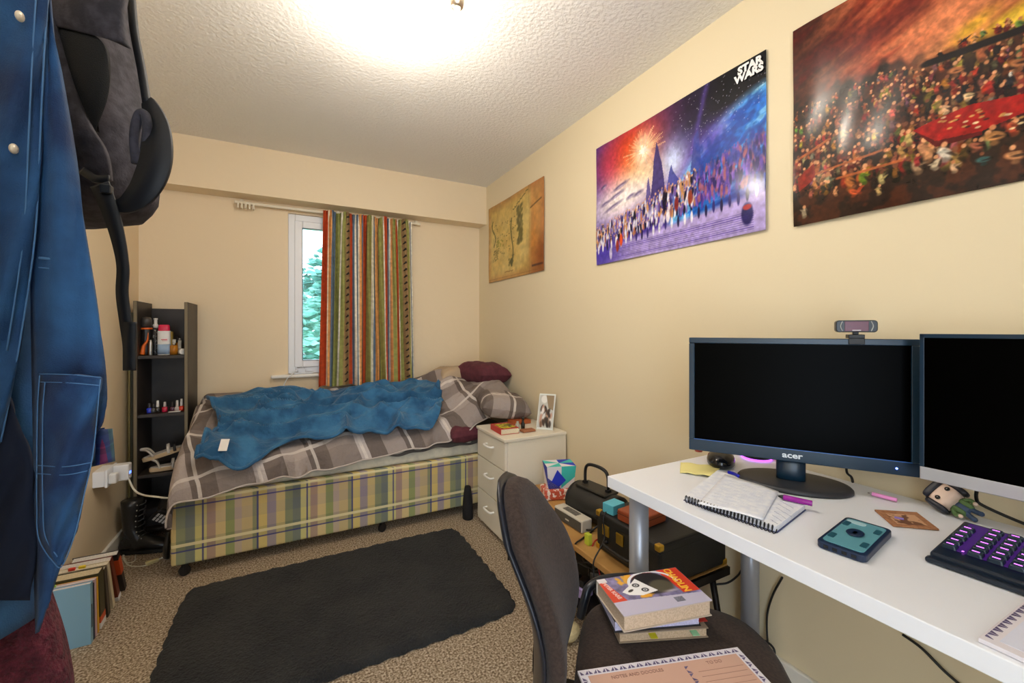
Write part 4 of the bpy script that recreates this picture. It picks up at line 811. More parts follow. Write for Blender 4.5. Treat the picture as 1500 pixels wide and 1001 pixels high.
# right front panel with the patch pocket
pr = panel(([(40, -60), (50, 100), (50, 250), (50, 400), (52, 520), (54, 640), (54, 740), (56, 840), (58, 926)], [(71, -60), (83, 80), (104, 210), (126, 340), (145, 460), (154, 570), (152, 618), (133, 652), (112, 760), (86, 912)]), .552, name='front_panel', bulge=.012)
po = panel(([(58, 548), (55, 600), (54, 680), (54, 740), (56, 790), (80, 826)], [(147, 552), (143, 600), (136, 660), (124, 720), (110, 780), (92, 828)]), .532, name='patch_pocket', bulge=.014)
for pts in (((58, 550), (55, 600), (54, 680), (54, 740), (57, 790), (80, 826), (92, 828), (110, 782), (124, 722), (137, 660), (147, 556)), ((58, 548), (100, 549), (147, 553)), ((59, 560), (100, 561), (146, 565)), ((54, 682), (95, 684), (133, 678)), ((54, 694), (95, 696), (128, 690)), ((66, 560), (63, 600), (62, 680), (63, 740), (66, 785), (84, 816))):
    jk.part('stitching', tube([jp(u, v, .5255 - .010 * math.sin(PI * min(max((u - 55) / 90, 0), 1))) for u, v in pts],   .0006, 6), denl, world=True, parent=po, smooth=True)
jk.part('seam', tube([jp(u, v, .537) for u, v in ((58, 378), (75, 380), (95, 384))], .002, 6), denl, world=True, parent=pr, smooth=True)
jk.part('seam', tube([jp(u, v, .537) for u, v in ((57, 392), (75, 394), (97, 398))], .001, 6), denl, world=True, parent=pr, smooth=True)
# turned-up plaid cuff
cuf = plaid('flannel_check', .03, [(0, lin((40, 90, 110))), (.3, lin((30, 60, 120))), (.5, lin((120, 40, 90))), (.7, lin((60, 50, 130))), (.85, lin((180, 190, 190)))], .026, [(0, (.8, .8, .9)), (.4, (.5, .7, .7)), (.7, (1, 1, 1)), (.8, (.6, .5, .8))])
V, Fc = gridgeo(lambda s, t: jp(118 + 47 * s + 4 * t, 628 + 56 * t - 8 * s * t + (1 - s) * 3, .585 + .03 * (2 * s - 1) ** 2), 14, 10)
jk.part('plaid_cuff', (V, Fc), cuf, world=True, smooth=True, solid=.012, uv=[(p[0] * .6 - p[1] * .6, p[2]) for p in V], label='turned-up plaid flannel cuff')
jk.part('hanging_loop', tube([rd(-.78, .62, 1.70), rd(-.79, .62, 1.80), rd(-.84, .66, 1.86)], .004), den, world=True, smooth=True)
# maroon fleece below
mf = mat('maroon_fleece', (78, 20, 38), .95, noise=(70, (112, 40, 58)), bump=(160, 1.0, .012), sheen=.5)
def fring(v, n=60):
    ur = float(np.interp(v, [760, 840, 880, 930, 960, 1001, 1100, 1200], [60, 84, 97, 116, 126, 136, 150, 158])); dd_ = .68; r1 = (ur - 750) / F * (dd_ + .045); r0 = -.93; z = CZ - (v - V0) / F * dd_
    rc, hw = (r0 + r1) / 2, (r1 - r0) / 2
    return [rd(rc + hw * math.cos(2 * PI * j / n), dd_ + .05 * math.sin(2 * PI * j / n) * (1 + .16 * math.sin(6 * 2 * PI * j / n + z * 4)), z) for j in range(n)]
single('maroon_fleece_robe', 'maroon fleece garment hanging below and behind the denim jacket', 'robe', loft([fring(v) for v in np.linspace(760, 1200, 26)]), mf, loc=tuple(rd(-.8, .68, .9)), smooth=True)
# backpack
gh = mat('grey_heather_canvas', (44, 42, 48), .9, noise=(45, (66, 62, 70), 5), bump=(240, .5, .002)); bm_ = mat('black_mesh', (18, 18, 19), .85, bump=(600, 1.0, .002)); bw_ = mat('black_webbing', (14, 15, 20), .6)
BD = .87
bp = Thing('grey_backpack', 'dark grey backpack with black straps hanging beside the denim jacket', 'backpack', tuple(rd(-.86, BD, 1.42)))
BV = [-70, 0, 60, 120, 150, 190, 240, 290, 315, 328]; BR = [186, 191, 201, 212, 219, 232, 234, 228, 205, 160]
def bring(v, n=48):
    ur = float(np.interp(v, BV, BR)); r1 = (ur - 750) / F * (BD + .045); r0 = -.99; z = CZ - (v - V0) / F * BD; rc, hw = (r0 + r1) / 2, (r1 - r0) / 2; hd = .10 * min(1, (332 - v) / 30 + .35)
    return [rd(rc + hw * math.copysign(abs(math.cos(2 * PI * j / n)) ** .7, math.cos(2 * PI * j / n)), BD + hd * math.copysign(abs(math.sin(2 * PI * j / n)) ** .7, math.sin(2 * PI * j / n)), z) for j in range(n)]
bp.part('body', loft([bring(v) for v in np.linspace(-70, 328, 30)]), gh, world=True, smooth=True)
def bpanel(L_, R_, d, m, name, th=.012, bulge=.012):
    L = smooth_path([(a, b, 0) for a, b in L_], 6); R = smooth_path([(a, b, 0) for a, b in R_], 6); k = len(L) - 1
    def fn(s, t):
        f = t * k; i = min(int(f), k - 1); q = f - i; p = L[i].lerp(L[i + 1], q).lerp(R[i].lerp(R[i + 1], q), s); return at(p.x, p.y, d=d - bulge * math.sin(PI * s) * math.sin(PI * t))
    return bp.part(name, gridgeo(fn, 14, 20), m, world=True, smooth=True, solid=-th)
bpanel([(60, 40), (70, 90), (90, 130), (110, 160), (134, 192)], [(118, 42), (150, 62), (160, 110), (156, 150), (138, 194)], .765, bm_, 'mesh_back_panel')
bpanel([(60, -60), (62, -20), (66, 10), (72, 36)], [(178, -60), (180, -20), (176, 20), (178, 62)], .760, gh, 'top_flap', .02)
bp.part('shoulder_strap', ribbon([at(60, 20, d=.757), at(82, 90, d=.755), at(100, 150, d=.75), at(118, 190, d=.75), at(140, 226, d=.76), at(146, 262, d=.78)], rd(1, .2, 0), .035, .012), gh, world=True, smooth=True)
bp.part('side_compression_strap', strap([at(190, -40, d=.84), at(196, 40, d=.83), at(207, 100, d=.82), at(215, 150, d=.80)], .012, .008), bw_, world=True, smooth=True)
bp.part('wide_strap', strap([at(216, 148, d=.80), at(229, 186, d=.775), at(228, 236, d=.76), at(212, 276, d=.755), at(184, 300, d=.755), at(156, 300, d=.757)], lambda t: .022 + .036 * math.sin(PI * min(1, t * 1.15)), .006, 8), bw_, world=True, smooth=True)
bp.part('grab_loop', tube([at(200, 240, d=.775), at(197, 200, d=.77), at(203, 170, d=.77), at(212, 168, d=.77), at(216, 190, d=.77), at(212, 225, d=.775)], .008), gh, world=True, smooth=True)
bp.part('webbing', ribbon([at(120, 250, d=.76), at(140, 262, d=.755), at(160, 262, d=.757)], rd(.3, .2, 1), .014, .004), bw_, world=True, smooth=True)
bp.part('buckle', box(*sum(([q - .008, q + .008] for q in at(156, 278, d=.748)), [])), blk, world=True, bevel=.002)
bp.part('base_panel', loft([bring(v) for v in (296, 305, 318, 330)] ), bw_, world=True, smooth=True) if False else None
bp.part('hanging_strap', ribbon([at(146, 270, d=.75), at(160, 305, d=.75), at(172, 345, d=.75), at(180, 390, d=.755), at(179, 430, d=.76), at(184, 470, d=.76), at(189, 505, d=.76), at(190, 542, d=.76)], rd(1, .1, 0), lambda t: .032 - .012 * min(1, t * 2.5), .003, 8), bw_, world=True, smooth=True)
bp.part('strap_end_fold', ribbon([at(191, 472, d=.753), at(190, 505, d=.752), at(190, 543, d=.752)], rd(1, 0, 0), .0215, .004), bw_, world=True, smooth=True)
bp.part('carry_loop', tube([rd(-.86, .87, 1.86), rd(-.87, .87, 1.97), rd(-.93, .885, 1.97), rd(-.92, .87, 1.86)], .008), bw_, world=True, smooth=True)

# ================================================================ LOW WOODEN BENCH AND THE CLUTTER
pine = mat('oak_veneer', (190, 146, 84), .5, noise=(4, (168, 122, 66), 8), bump=(30, .15, .002)); dkm = mat('dark_metal_leg', (30, 26, 24), .4, .6)
BZ = .35
bn = Thing('wooden_bench', 'low oak-topped bench on dark metal legs along the right wall beside the desk', 'bench', (1.17, 1.42, 0))
bn.part('top', box(.99, 1.40, .965, 1.96, BZ - .024, BZ), pine, world=True, bevel=.004)
bn.part('end_rail', box(.995, 1.395, .955, .966, BZ - .03, BZ - .002), dkm, world=True)
for x, y, sx, sy in ((1.03, 1.02, -.02, -.02), (1.35, 1.0, .02, -.05), (1.03, 1.9, -.02, .03), (1.35, 1.9, .02, .03)): bn.part('leg', tube([(x, y, BZ - .024), (x + sx, y + sy, .0)], .011, 10, 1), dkm, world=True, smooth=True)
bn.part('lower_shelf', box(1.0, 1.36, 1.06, 1.86, .10, .112), dkm, world=True)
# speaker
p = at(852, 783, z=BZ + .001); q = at(822, 764, z=BZ + .001)
sv = mat('silver_grey_plastic', (206, 198, 182), .4); grl = mat('speaker_grille', (78, 74, 66), .7, bump=(500, 1, .002))
ang = math.atan2(q.y - p.y, q.x - p.x)
sp = Thing('portable_speaker', 'silver and grey portable speaker at the front edge of the wooden bench', 'speaker', M=T(p.x, p.y, BZ + .001) @ RZ(ang))
L_ = .19
sp.part('housing', box(0, L_, -.058, -.002, 0, .052), sv, bevel=.005); sp.part('front_grille', box(.010, L_ - .008, -.0015, .001, .006, .045), grl, bevel=.001) if False else None
sp.part('front_grille', box(.006, L_ - .006, -.0025, .0008, .004, .044), grl, bevel=.001); sp.part('button_panel', box(.055, .145, -.046, -.014, .0520, .0532), mat('grey_rubber', (120, 114, 104), .7, noise=(120, (84, 80, 74))), bevel=.001)
sp.part('badge', box(.083, .107, .0007, .0014, .020, .026), sv)
single('speaker_cable', 'black cable trailing from the speaker over the front of the bench', 'cable', tube([(p.x + .015, p.y + .03, BZ + .008), at(868, 776, z=BZ + .02), at(884, 762, z=BZ + .05), at(868, 778, z=BZ + .006), at(852, 790, z=BZ + .006), at(843, 797, z=BZ + .002), at(836, 812, z=.27), at(832, 836, z=.20), at(836, 860, z=.135)], .0035, 6), blk, loc=(p.x, p.y, BZ), smooth=True)
# black cylinder speaker/bag with handle
cyM = T(1.20, 1.46, BZ + .001) @ RZ(-1.45) @ S(.60, .86, .80)
vb = mat('black_vinyl', (38, 37, 34), .5, bump=(120, .3, .002))
cyb = Thing('cylinder_bag', 'black cylinder-shaped case with an upright handle lying on the bench', 'case', M=cyM)
cyb.part('body', xf(lathe([(.078, -.20), (.088, -.195), (.09, -.17), (.09, .17), (.088, .195), (.078, .20)], 32), T(0, 0, .09) @ RY(PI / 2)), vb, smooth=True)
for x in (-.197, .197): cyb.part('rim', xf(lathe([(.074, -.006), (.09, -.004), (.09, .004), (.074, .006)], 32), T(x, 0, .09) @ RY(PI / 2)), blk, smooth=True)
cyb.part('top_plate', box(-.15, .15, -.05, .05, .172, .186), vb, bevel=.006)
cyb.part('handle', tube([(-.115, 0, .18), (-.11, 0, .27), (-.06, 0, .30), (.06, 0, .30), (.11, 0, .27), (.115, 0, .18)], .0095, 8, 6), blk, smooth=True)
cyb.part('bracket', join(box(-.13, -.10, -.012, .012, .183, .20), box(.10, .13, -.012, .012, .183, .20)), blk, bevel=.002)
# geometric gift box
fcol = [mat('box_white', (232, 228, 232), .6), mat('box_blue', (24, 50, 190), .6), mat('box_teal', (64, 196, 186), .6)]
gx = Thing('gift_box', 'cardboard gift box patterned with white, royal blue and turquoise triangles', 'gift box', M=T(1.215, 1.775, BZ + .054) @ RZ(-.35) @ S(1, 1, .9))
V = []; wd, dp, ht = .075, .055, .125
for z, f_ in ((0, .86), (ht, 1.0)):
    for sx_, sy_ in ((-1, -1), (1, -1), (1, 1), (-1, 1)): V.append((sx_ * wd * f_, sy_ * dp * f_, z))
V += [(0, -dp, ht), (0, -dp * .86, 0), (wd, 0, ht), (wd * .86, 0, 0), (0, 0, ht), (-wd * .93, -dp * .93, ht / 2), (wd * .93, -dp * .93, ht / 2), (-wd, 0, ht), (0, dp, ht)]
tri = [((0, 9, 13), 0), ((0, 13, 4), 0), ((4, 13, 9), 0), ((4, 9, 8), 0), ((9, 14, 8), 2), ((9, 1, 14), 0), ((8, 14, 5), 2), ((13, 0, 9), 1), ((1, 2, 11), 1), ((1, 11, 10), 2), ((1, 10, 5), 1), ((11, 2, 6), 0), ((11, 6, 10), 1), ((4, 8, 12), 2), ((8, 5, 12), 0), ((5, 10, 12), 1), ((10, 6, 12), 2), ((6, 16, 12), 1), ((16, 7, 12), 0), ((7, 15, 12), 2), ((15, 4, 12), 0), ((0, 4, 7), 1), ((0, 7, 3), 0), ((3, 7, 6), 2), ((3, 6, 2), 0), ((0, 3, 2), 0), ((0, 2, 1), 0)]
V[12] = (0, 0, ht + .0)
me_g = (V, [t_[0] for t_ in tri])
ob = gx.part('carton', me_g, fcol)
ks = [t_[1] for t_ in tri]
for pl_, k_ in zip(ob.data.polygons, ks): pl_.material_index = k_
# small blue diamond over the front face
dmd = gx.part('blue_diamond', ([(-.052, -dp * .90 - .004, ht * .32), (-.012, -dp * .88 - .004, .012), (.022, -dp * .93 - .003, ht * .38), (-.022, -dp * .97 - .003, ht * .86)], [(0, 1, 2, 3)]), fcol[1], solid=.001)
single('tissue_packet', 'red and white printed packet under the gift box', 'packet', xf(box(-.085, .075, -.05, .05, 0, .052), T(1.205, 1.765, BZ + .001) @ RZ(-.3)), mat('red_print', (196, 84, 60), .4, noise=(60, (236, 220, 210), 2, .52, .56)), loc=(1.205, 1.765, BZ), bevel=.008)
single('green_carton', 'narrow lime green carton standing behind the black case corner on the bench', 'box', xf(box(-.009, .009, -.013, .013, 0, .042), T(1.04, 1.315, BZ + .001)), mat('lime_card', (190, 200, 60), .5), loc=(1.04, 1.315, BZ), bevel=.001)
# black case with gold corners
gold = mat('gold_corner', (214, 176, 70), .3, .9); cas = mat('black_case', (24, 25, 24), .55, bump=(160, .3, .002))
ax0, ax1, ay0, ay1, az1 = 1.055, 1.395, .968, 1.285, BZ + .148
def casebox(x0, x1, y0, y1, z0, z1, label, name):
    t = Thing(name, label, 'case', ((x0 + x1) / 2, (y0 + y1) / 2, z0)); t.part('shell', box(x0, x1, y0, y1, z0, z1), cas, world=True, bevel=.012, seg=3)
    for x, sx_ in ((x0, 1), (x1, -1)):
        for y, sy_ in ((y0, 1), (y1, -1)):
            for z, sz_ in ((z0, 1), (z1, -1)):
                a, b, c = sorted((x - .002 * sx_, x + .022 * sx_)), sorted((y - .002 * sy_, y + .022 * sy_)), sorted((z - .0005 * sz_, z + .022 * sz_))
                t.part('corner_protector', box(a[0], a[1], b[0], b[1], c[0], c[1]), gold, world=True, bevel=.005)
    return t
cs = casebox(ax0, ax1, ay0, ay1, BZ + .001, az1, 'black record-player style case with gold corners on the bench under the desk', 'record_case')
for y in (1.03, 1.15, 1.225): cs.part('latch', box(ax0 - .006, ax0, y - .018, y + .018, BZ + .07, BZ + .11), gold, world=True, bevel=.002)
cs.part('handle', tube([(ax0, 1.08, BZ + .05), (ax0 - .022, 1.09, BZ + .045), (ax0 - .022, 1.21, BZ + .045), (ax0, 1.22, BZ + .05)], .007), blk, world=True, smooth=True)
cs.part('lid_seam', box(ax0 - .001, ax1 + .001, ay0 - .001, ay1 + .001, BZ + .118, BZ + .121), blk, world=True)
br = Thing('brown_leather_box', 'reddish-brown leather box on the black case behind the desk leg', 'box', (1.10, 1.22, az1))
br.part('body', xf(box(-.07, .07, -.055, .055, 0, .04), T(1.14, 1.13, az1 + .001) @ RZ(.1)), mat('red_leather', (150, 70, 36), .5), world=True, bevel=.005); br.part('lid_line', xf(box(-.0705, .0705, -.0555, .0555, .025, .027), T(1.14, 1.13, az1 + .001) @ RZ(.1)), mat('dark_line', (70, 30, 16), .6), world=True)
single('turquoise_box', 'small turquoise box perched on the black case left of the desk leg', 'box', xf(box(-.034, .034, -.026, .026, 0, .036), T(1.10, 1.235, az1 + .001) @ RZ(.15)), mat('turquoise_card', (90, 186, 210), .5), loc=(1.055, 1.31, az1 + .042), bevel=.002)
single('royal_blue_bottle', 'royal blue drinks bottle standing on the black case behind the desk leg', 'bottle', xf(lathe([(.034, 0), (.036, .004), (.036, .11), (.022, .13), (.02, .15), (.001, .151)], 24), T(1.30, 1.18, az1 + .001)), mat('royal_blue_plastic', (20, 50, 180), .3), loc=(1.25, 1.20, az1), smooth=True)
single('hanging_red_cable', 'thin red cord looping over the front edge of the bench', 'cord', tube([at(884, 788, z=BZ + .004), at(872, 792, z=BZ + .004), at(868, 800, z=BZ + .003), (at(869, 806, z=.3).x - .02, at(869, 806, z=.3).y, .31), at(876, 832, z=.24), at(882, 860, z=.18)], .0022, 6), mat('red_rubber', (190, 40, 34), .5), loc=tuple(at(870, 800, z=BZ)), smooth=True)
single('case_cable', 'black cable hanging in front of the gold-cornered case', 'cable', tube([(1.07, 1.24, az1 + .008), (1.048, 1.235, az1 - .02), (1.044, 1.225, BZ + .06), (.985, 1.21, BZ + .006), (.978, 1.205, BZ - .03), (.98, 1.20, .24)], .003, 6), blk, loc=(.99, 1.27, BZ), smooth=True)
single('orange_box', 'orange cardboard box on the floor under the bench', 'box', xf(box(-.06, .06, -.07, .07, 0, .16), T(1.08, 1.60, .113) @ RZ(.2)), mat('orange_card', (226, 140, 40), .6), loc=(1.08, 1.60, .113), bevel=.003)
# extension lead and heap of adapters on the lower shelf
lil = mat('lilac_plastic', (156, 140, 186), .4)
ex = Thing('extension_lead_block', 'lilac extension block crowded with plugs under the bench', 'extension lead', M=T(1.045, 1.43, .113) @ RZ(1.8) @ S(.8, 1, .8))
ex.part('block', box(-.11, .11, -.03, .03, 0, .05), lil, bevel=.005)
for i in range(4): ex.part('plug', box(-.10 + .053 * i, -.06 + .053 * i, -.022, .022, .05, .085), blk, bevel=.005)
rs = random.Random(8)
for i in range(5):
    x, y = 1.12 + rs.uniform(0, .18), 1.14 + .07 * i; c_ = rs.choice(['black', 'black', 'grey'])
    single('power_adapter', None, None, xf(box(-.028, .028, -.04, .04, 0, .035), T(x, y, .114) @ RZ(rs.uniform(0, 3)) @ RX(0)), blk if c_ == 'black' else mat('grey_plastic', (120, 116, 108), .5), loc=(x, y, .114), bevel=.005)
    o_ = SC.collection.objects[-1]
adp = [o for o in COL.objects if o.name.startswith('power_adapter') and not o.name.startswith('power_adapter_block')]
for i, o in enumerate(adp): tag(o, 'small boxy power adapter in the cable heap under the bench', 'adapter', 'power adapters in the cable heap')
cab = []
for i in range(16):
    cx_, cy_ = 1.13 + rs.uniform(0, .12), 1.18 + rs.uniform(0, .26); pts = [(cx_ + rs.uniform(-.09, .09), cy_ + rs.uniform(-.1, .1), .16 + rs.uniform(0, .07)) for _ in range(7)]; cab.append(tube(pts, .0038, 6, 5))
single('cable_tangle', 'tangled heap of black and grey cables under the bench', 'cables', join(*cab), mat('dark_cable', (58, 54, 48), .35), loc=(1.15, 1.4, .114), smooth=True, kind='stuff')
single('paper_bag', 'crumpled cream paper on the carpet beside the chair back under the bench', 'paper', xf(ball(.05, .035, .03, 12, 8), T(.955, 1.32, .03) @ RZ(.4)), mat('kraft_cream', (214, 196, 150), .8), loc=(.955, 1.32, 0), smooth=False)

# ================================================================ DESK
DZ = .755
dw = mat('white_desk_laminate', (234, 236, 242), .32); dleg = mat('silver_grey_leg', (172, 176, 186), .35, .5)
dk = Thing('white_desk', 'long white desk with round silver legs along the right wall', 'desk', (1.15, .37, 0))
dk.part('top', box(.852, 1.450, -.26, .985, DZ - .034, DZ), dw, world=True, bevel=.002)
for x, y in ((.932, .935), (1.40, .885), (.932, -.2), (1.40, -.2)):
    lg = dk.part('leg', xf(cyl(.0285, .01, DZ - .034, 28), T(x, y, 0)), dleg, world=True, smooth=True); dk.part('foot', xf(cyl(.03, 0, .012, 24), T(x, y, 0)), blk, world=True, parent=lg)
# left monitor
mfr = mat('reflection_tinted_plastic', (14, 44, 66), .28); scr = mat('screen_off', (0, 0, 0), .3, spec=.03);  # blue reflection on the black plastic is put into its colour
MX, MY = 1.285, .692; mrz = math.atan2(-.83, .56)
mo = Thing('wide_monitor', 'black wide-screen monitor with an oval base, left of the two screens', 'monitor', M=T(MX, MY, DZ + .001) @ RZ(mrz))
w2, z0, z1 = .268, .072, .420
mo.part('frame', join(box(-w2, w2, -.048, -.030, z0, z0 + .035), box(-w2, w2, -.048, -.030, z1 - .017, z1), box(-w2, -w2 + .016, -.048, -.030, z0 + .035, z1 - .017), box(w2 - .016, w2, -.048, -.030, z0 + .035, z1 - .017)), mfr, bevel=.002)
mo.part('screen', box(-w2 + .015, w2 - .015, -.044, -.032, z0 + .034, z1 - .016), scr)
mo.part('rear_housing', join(box(-w2 + .004, w2 - .004, -.032, -.012, z0 + .004, z1 - .004), box(-.16, .16, -.014, .018, z0 + .05, z1 - .06)), mfr, bevel=.008)
mo.part('bezel_highlight_strip', box(-w2 + .014, w2 - .014, -.0486, -.0476, z0 + .0345, z0 + .0362), mat('blue_strip', (60, 110, 190), .2))
mo.part('logo', xf(text('acer', .022, .0008, .0006, sx=1.25), T(.0, -.0486, z0 + .018) @ RX(PI / 2)), mat('silver_print', (214, 220, 226), .3, emit=(150, 160, 170), es=.15))
mo.part('power_light', xf(cyl(.0022, -.001, .001, 12), T(w2 - .045, -.0486, z0 + .017) @ RX(PI / 2)), mat('blue_power_led', (90, 110, 255), .3, emit=(80, 110, 255), es=12))
mo.part('neck', loft([ring(0, -.012, z, .036, .018, 24, .8) for z in (.008, .03, z0 + .03)]), mfr, smooth=True)
mo.part('base', loft([ring(.004, -.012, z, .140 * q, .098 * q, 48) for z, q in ((0, 1.0), (.006, 1.0), (.011, .97), (.013, .9), (.014, .3))]), mat('satin_black_base', (44, 46, 52), .45), smooth=True)
# webcam on it
wc = Thing('webcam', 'dark webcam with a maroon faceplate clipped on the left monitor', 'webcam', M=T(MX, MY, DZ + .001 + z1) @ RZ(mrz) @ T(.142, -.038, .0015))
wc.part('clip', join(box(-.017, .017, -.014, .022, 0, .010), box(-.017, .017, -.014, -.0115, -.016, 0), box(-.006, .006, -.005, .005, .01, .018)), blk, bevel=.002)
wc.part('body', xf(loft([rrect(.088, .032, .008, 4), rrect(.088, .032, .008, 4)] and [[(x, y, z) for x, y in rrect(.088, .032, .008, 4)] for z in (-.012, .012)]), T(0, 0, .032) @ RX(PI / 2)), mat('webcam_black', (28, 32, 38), .3), bevel=.002)
wc.part('faceplate', box(-.025, .025, -.0128, -.0118, .019, .045), mat('maroon_faceplate', (96, 20, 44), .25), bevel=.002)
wc.part('side_trim', join(*[tube([(s_ * .030, -.0128, .019), (s_ * .034, -.0128, .032), (s_ * .030, -.0128, .045)], .0012, 6) for s_ in (-1, 1)]), steel, smooth=True)
wc.part('badge', box(-.009, .009, -.0133, -.0127, .020, .0225), mat('pale_print', (200, 190, 196), .4))
# right computer with silver chin
rz2 = math.radians(-87); fc = Vector((1.329, .426, 0)) + Vector((math.cos(rz2), math.sin(rz2), 0)) * .265
im = Thing('desktop_screen', 'black screen with a silver strip below it, nearer of the two screens', 'monitor', M=T(fc.x + .06, fc.y, DZ + .001) @ RZ(rz2))
silv = mat('brushed_aluminium', (206, 208, 216), .35, .6); g0 = .088
im.part('glass', box(-.265, .265, -.060, -.055, g0 + .030, .434), scr, bevel=.001)
im.part('black_edge', join(box(-.2655, .2655, -.0605, -.045, .425, .4345), box(-.2655, -.257, -.0605, -.045, g0 + .030, .4345), box(.257, .2655, -.0605, -.045, g0 + .030, .4345)), mfr, bevel=.001)
im.part('chin', box(-.265, .265, -.060, -.045, g0, g0 + .031), silv, bevel=.002)
im.part('rear_housing', box(-.26, .26, -.050, -.030, g0 + .004, .430), silv, bevel=.012)
im.part('stand', join(box(-.09, .09, -.06, .045, 0, .006), xf(box(-.08, .08, -.004, .004, 0, .26), T(0, .03, .004) @ RX(.18))), silv, bevel=.002)
# small things on the desk
mb = mat('gloss_black_plastic', (16, 20, 26), .15)
p = at(1056, 681, z=DZ)
ms = Thing('computer_mouse', 'glossy black mouse on the desk under the left edge of the monitor', 'mouse', M=T(p.x, p.y, DZ + .001) @ RZ(.6) @ S(1.25, 1.25, 1.2))
ms.part('shell', loft([ring(0, 0, z, .056 * q, .034 * q, 28) for z, q in ((0, .86), (.006, .98), (.014, 1.0), (.024, .92), (.032, .74), (.037, .45), (.038, .1))]), mb, smooth=True)
ms.part('scroll_wheel', xf(cyl(.007, -.003, .003), T(.028, 0, .030) @ RX(PI / 2)), blk)
p = at(1108, 671, z=DZ)
pk_ = Thing('charging_puck', 'thin dark disc with a glowing purple rim behind the mouse', 'charger', (p.x, p.y, DZ + .001))
pk_.part('disc', cyl(.045, .004, .012, 32), mb, bevel=.002); pk_.part('light_ring', lathe([(.046, 0), (.047, .0005), (.047, .004), (.045, .0045)], 32), mat('purple_glow', (190, 90, 240), .4, emit=(190, 90, 255), es=1.5), smooth=True)
single('red_bottle_cap', 'small red object just visible behind the mouse on the desk', 'cap', xf(lathe([(.012, 0), (.013, .002), (.013, .03), (.001, .031)]), T(*(at(1033, 669, z=DZ) + Vector((.03, .05, .001))))), mat('soft_red', (210, 90, 80), .4), loc=tuple(at(1033, 669, z=DZ)), smooth=True)
def quad(pts, z, fn=None, n=12):
    P_ = [at(u, v, z=z) for u, v in pts]
    def f(a, b):
        p_ = P_[0].lerp(P_[1], a).lerp(P_[3].lerp(P_[2], a), b); return (p_.x, p_.y, p_.z + (fn(a, b) if fn else 0))
    return gridgeo(f, n, n)
single('yellow_sticky_notes', 'crumpled pale yellow sticky note at the far left corner of the desk', 'sticky note', quad([(997, 678), (1057, 685), (1046, 701), (996, 693)], DZ + .002, lambda a, b: .003 * math.sin(a * 7 + b * 3) ** 2 + .004 * b * a), mat('pale_yellow_paper', (236, 226, 150), .7), loc=tuple(at(1025, 690, z=DZ)), smooth=True, solid=.001)
nbk = Thing('spiral_notebook', 'open white spiral notebook with handwriting on the desk', 'notebook', tuple(at(1090, 740, z=DZ + .001)))
wp = mat('white_paper', (236, 238, 244), .7, noise=(60, (222, 226, 238)))
c_ = [at(u, v, z=DZ + .001) for u, v in ((1003, 733), (1137, 780), (1179, 747), (1052, 694))]
nbk.part('pages', prism([(q.x, q.y) for q in c_], DZ + .001, DZ + .013), wp, world=True)
nbk.part('back_cover', prism([(q.x + (q.x - 1.08) * .02, q.y + (q.y - .7) * .02) for q in c_], DZ + .0005, DZ + .0018), mat('navy_card', (50, 60, 110), .5), world=True)
a_, b_ = at(1004, 731, z=DZ + .008), at(1136, 777, z=DZ + .008); pts = []
for i in range(26 * 10 + 1): t_ = i / 260; th = 2 * PI * i / 10; c0 = a_.lerp(b_, t_); nn_ = Vector((-(b_ - a_).y, (b_ - a_).x, 0)).normalized(); pts.append(c0 + nn_ * .007 * math.cos(th) + Vector((0, 0, .0085 * math.sin(th))))
nbk.part('spiral_binding', tube(pts, .0013, 6, 1), mat('black_wire', (30, 28, 32), .3, .5), world=True, smooth=True)
ink = mat('blue_ink', (90, 100, 150), .6)
rs = random.Random(3)
def ruled(pts, z, n, m_):
    gs = []
    for k in range(n):
        t_ = (k + .8) / (n + .6); A_ = at(*pts[0], z=z).lerp(at(*pts[3], z=z), t_); B_ = at(*pts[1], z=z).lerp(at(*pts[2], z=z), t_); a0 = .06; b0 = rs.uniform(.6, .95)
        gs.append(tube([A_.lerp(B_, a0 + (b0 - a0) * q_ / 12) + Vector((rs.uniform(-.0012, .0012), rs.uniform(-.0012, .0012), 0)) for q_ in range(13)], .0003, 4, 1))
    return join(*gs)
nbk.part('handwriting', ruled([(1125, 765), (1141, 776), (1175, 747), (1143, 729)], DZ + .0134, 6, ink), ink, world=True)
ls = Thing('loose_paper_sheet', 'loose sheet of white paper lying on top of the spiral notebook', 'paper', tuple(at(1080, 730, z=DZ + .015)))
ls.part('sheet', quad([(1022, 738), (1117, 763), (1141, 721), (1062, 695)], DZ + .0155, lambda a, b: .0025 * (1 - math.cos(a * 5)) * .5), wp, world=True, smooth=True, solid=.0004)
ls.part('faint_writing', ruled([(1030, 732), (1112, 752), (1135, 722), (1066, 700)], DZ + .0185, 9, ink), mat('grey_pencil', (200, 204, 214), .7), world=True)
def pen(name, label, cat, A_, B_, r, m_, cap=None, capm=None):
    A_, B_ = Vector(A_), Vector(B_); t = Thing(name, label, cat, tuple((A_ + B_) / 2))
    t.part('barrel', tube([A_.lerp(B_, q) for q in (.16, .5, 1)], r, 10, 1), m_, world=True, smooth=True, bevel=.0005)
    t.part('tip', tube([A_, A_.lerp(B_, .16)], lambda q: r * (.25 + .65 * q), 10, 1), capm or m_, world=True, smooth=True)
    return t
dz = DZ + .008
pen('purple_highlighter', 'purple highlighter pen lying at the right edge of the notebook', 'highlighter', at(1140, 727, z=DZ + .021), at(1190, 738, z=DZ + .021), .0068, mat('purple_plastic', (150, 20, 150), .25), capm=blk)
pen('pink_pen', 'short pink pen lying on the desk in front of the screens', 'pen', at(1271, 722, z=dz), at(1314, 733, z=dz), .005, mat('pink_plastic', (236, 150, 214), .35), capm=mat('grey_tip', (150, 140, 140), .4))
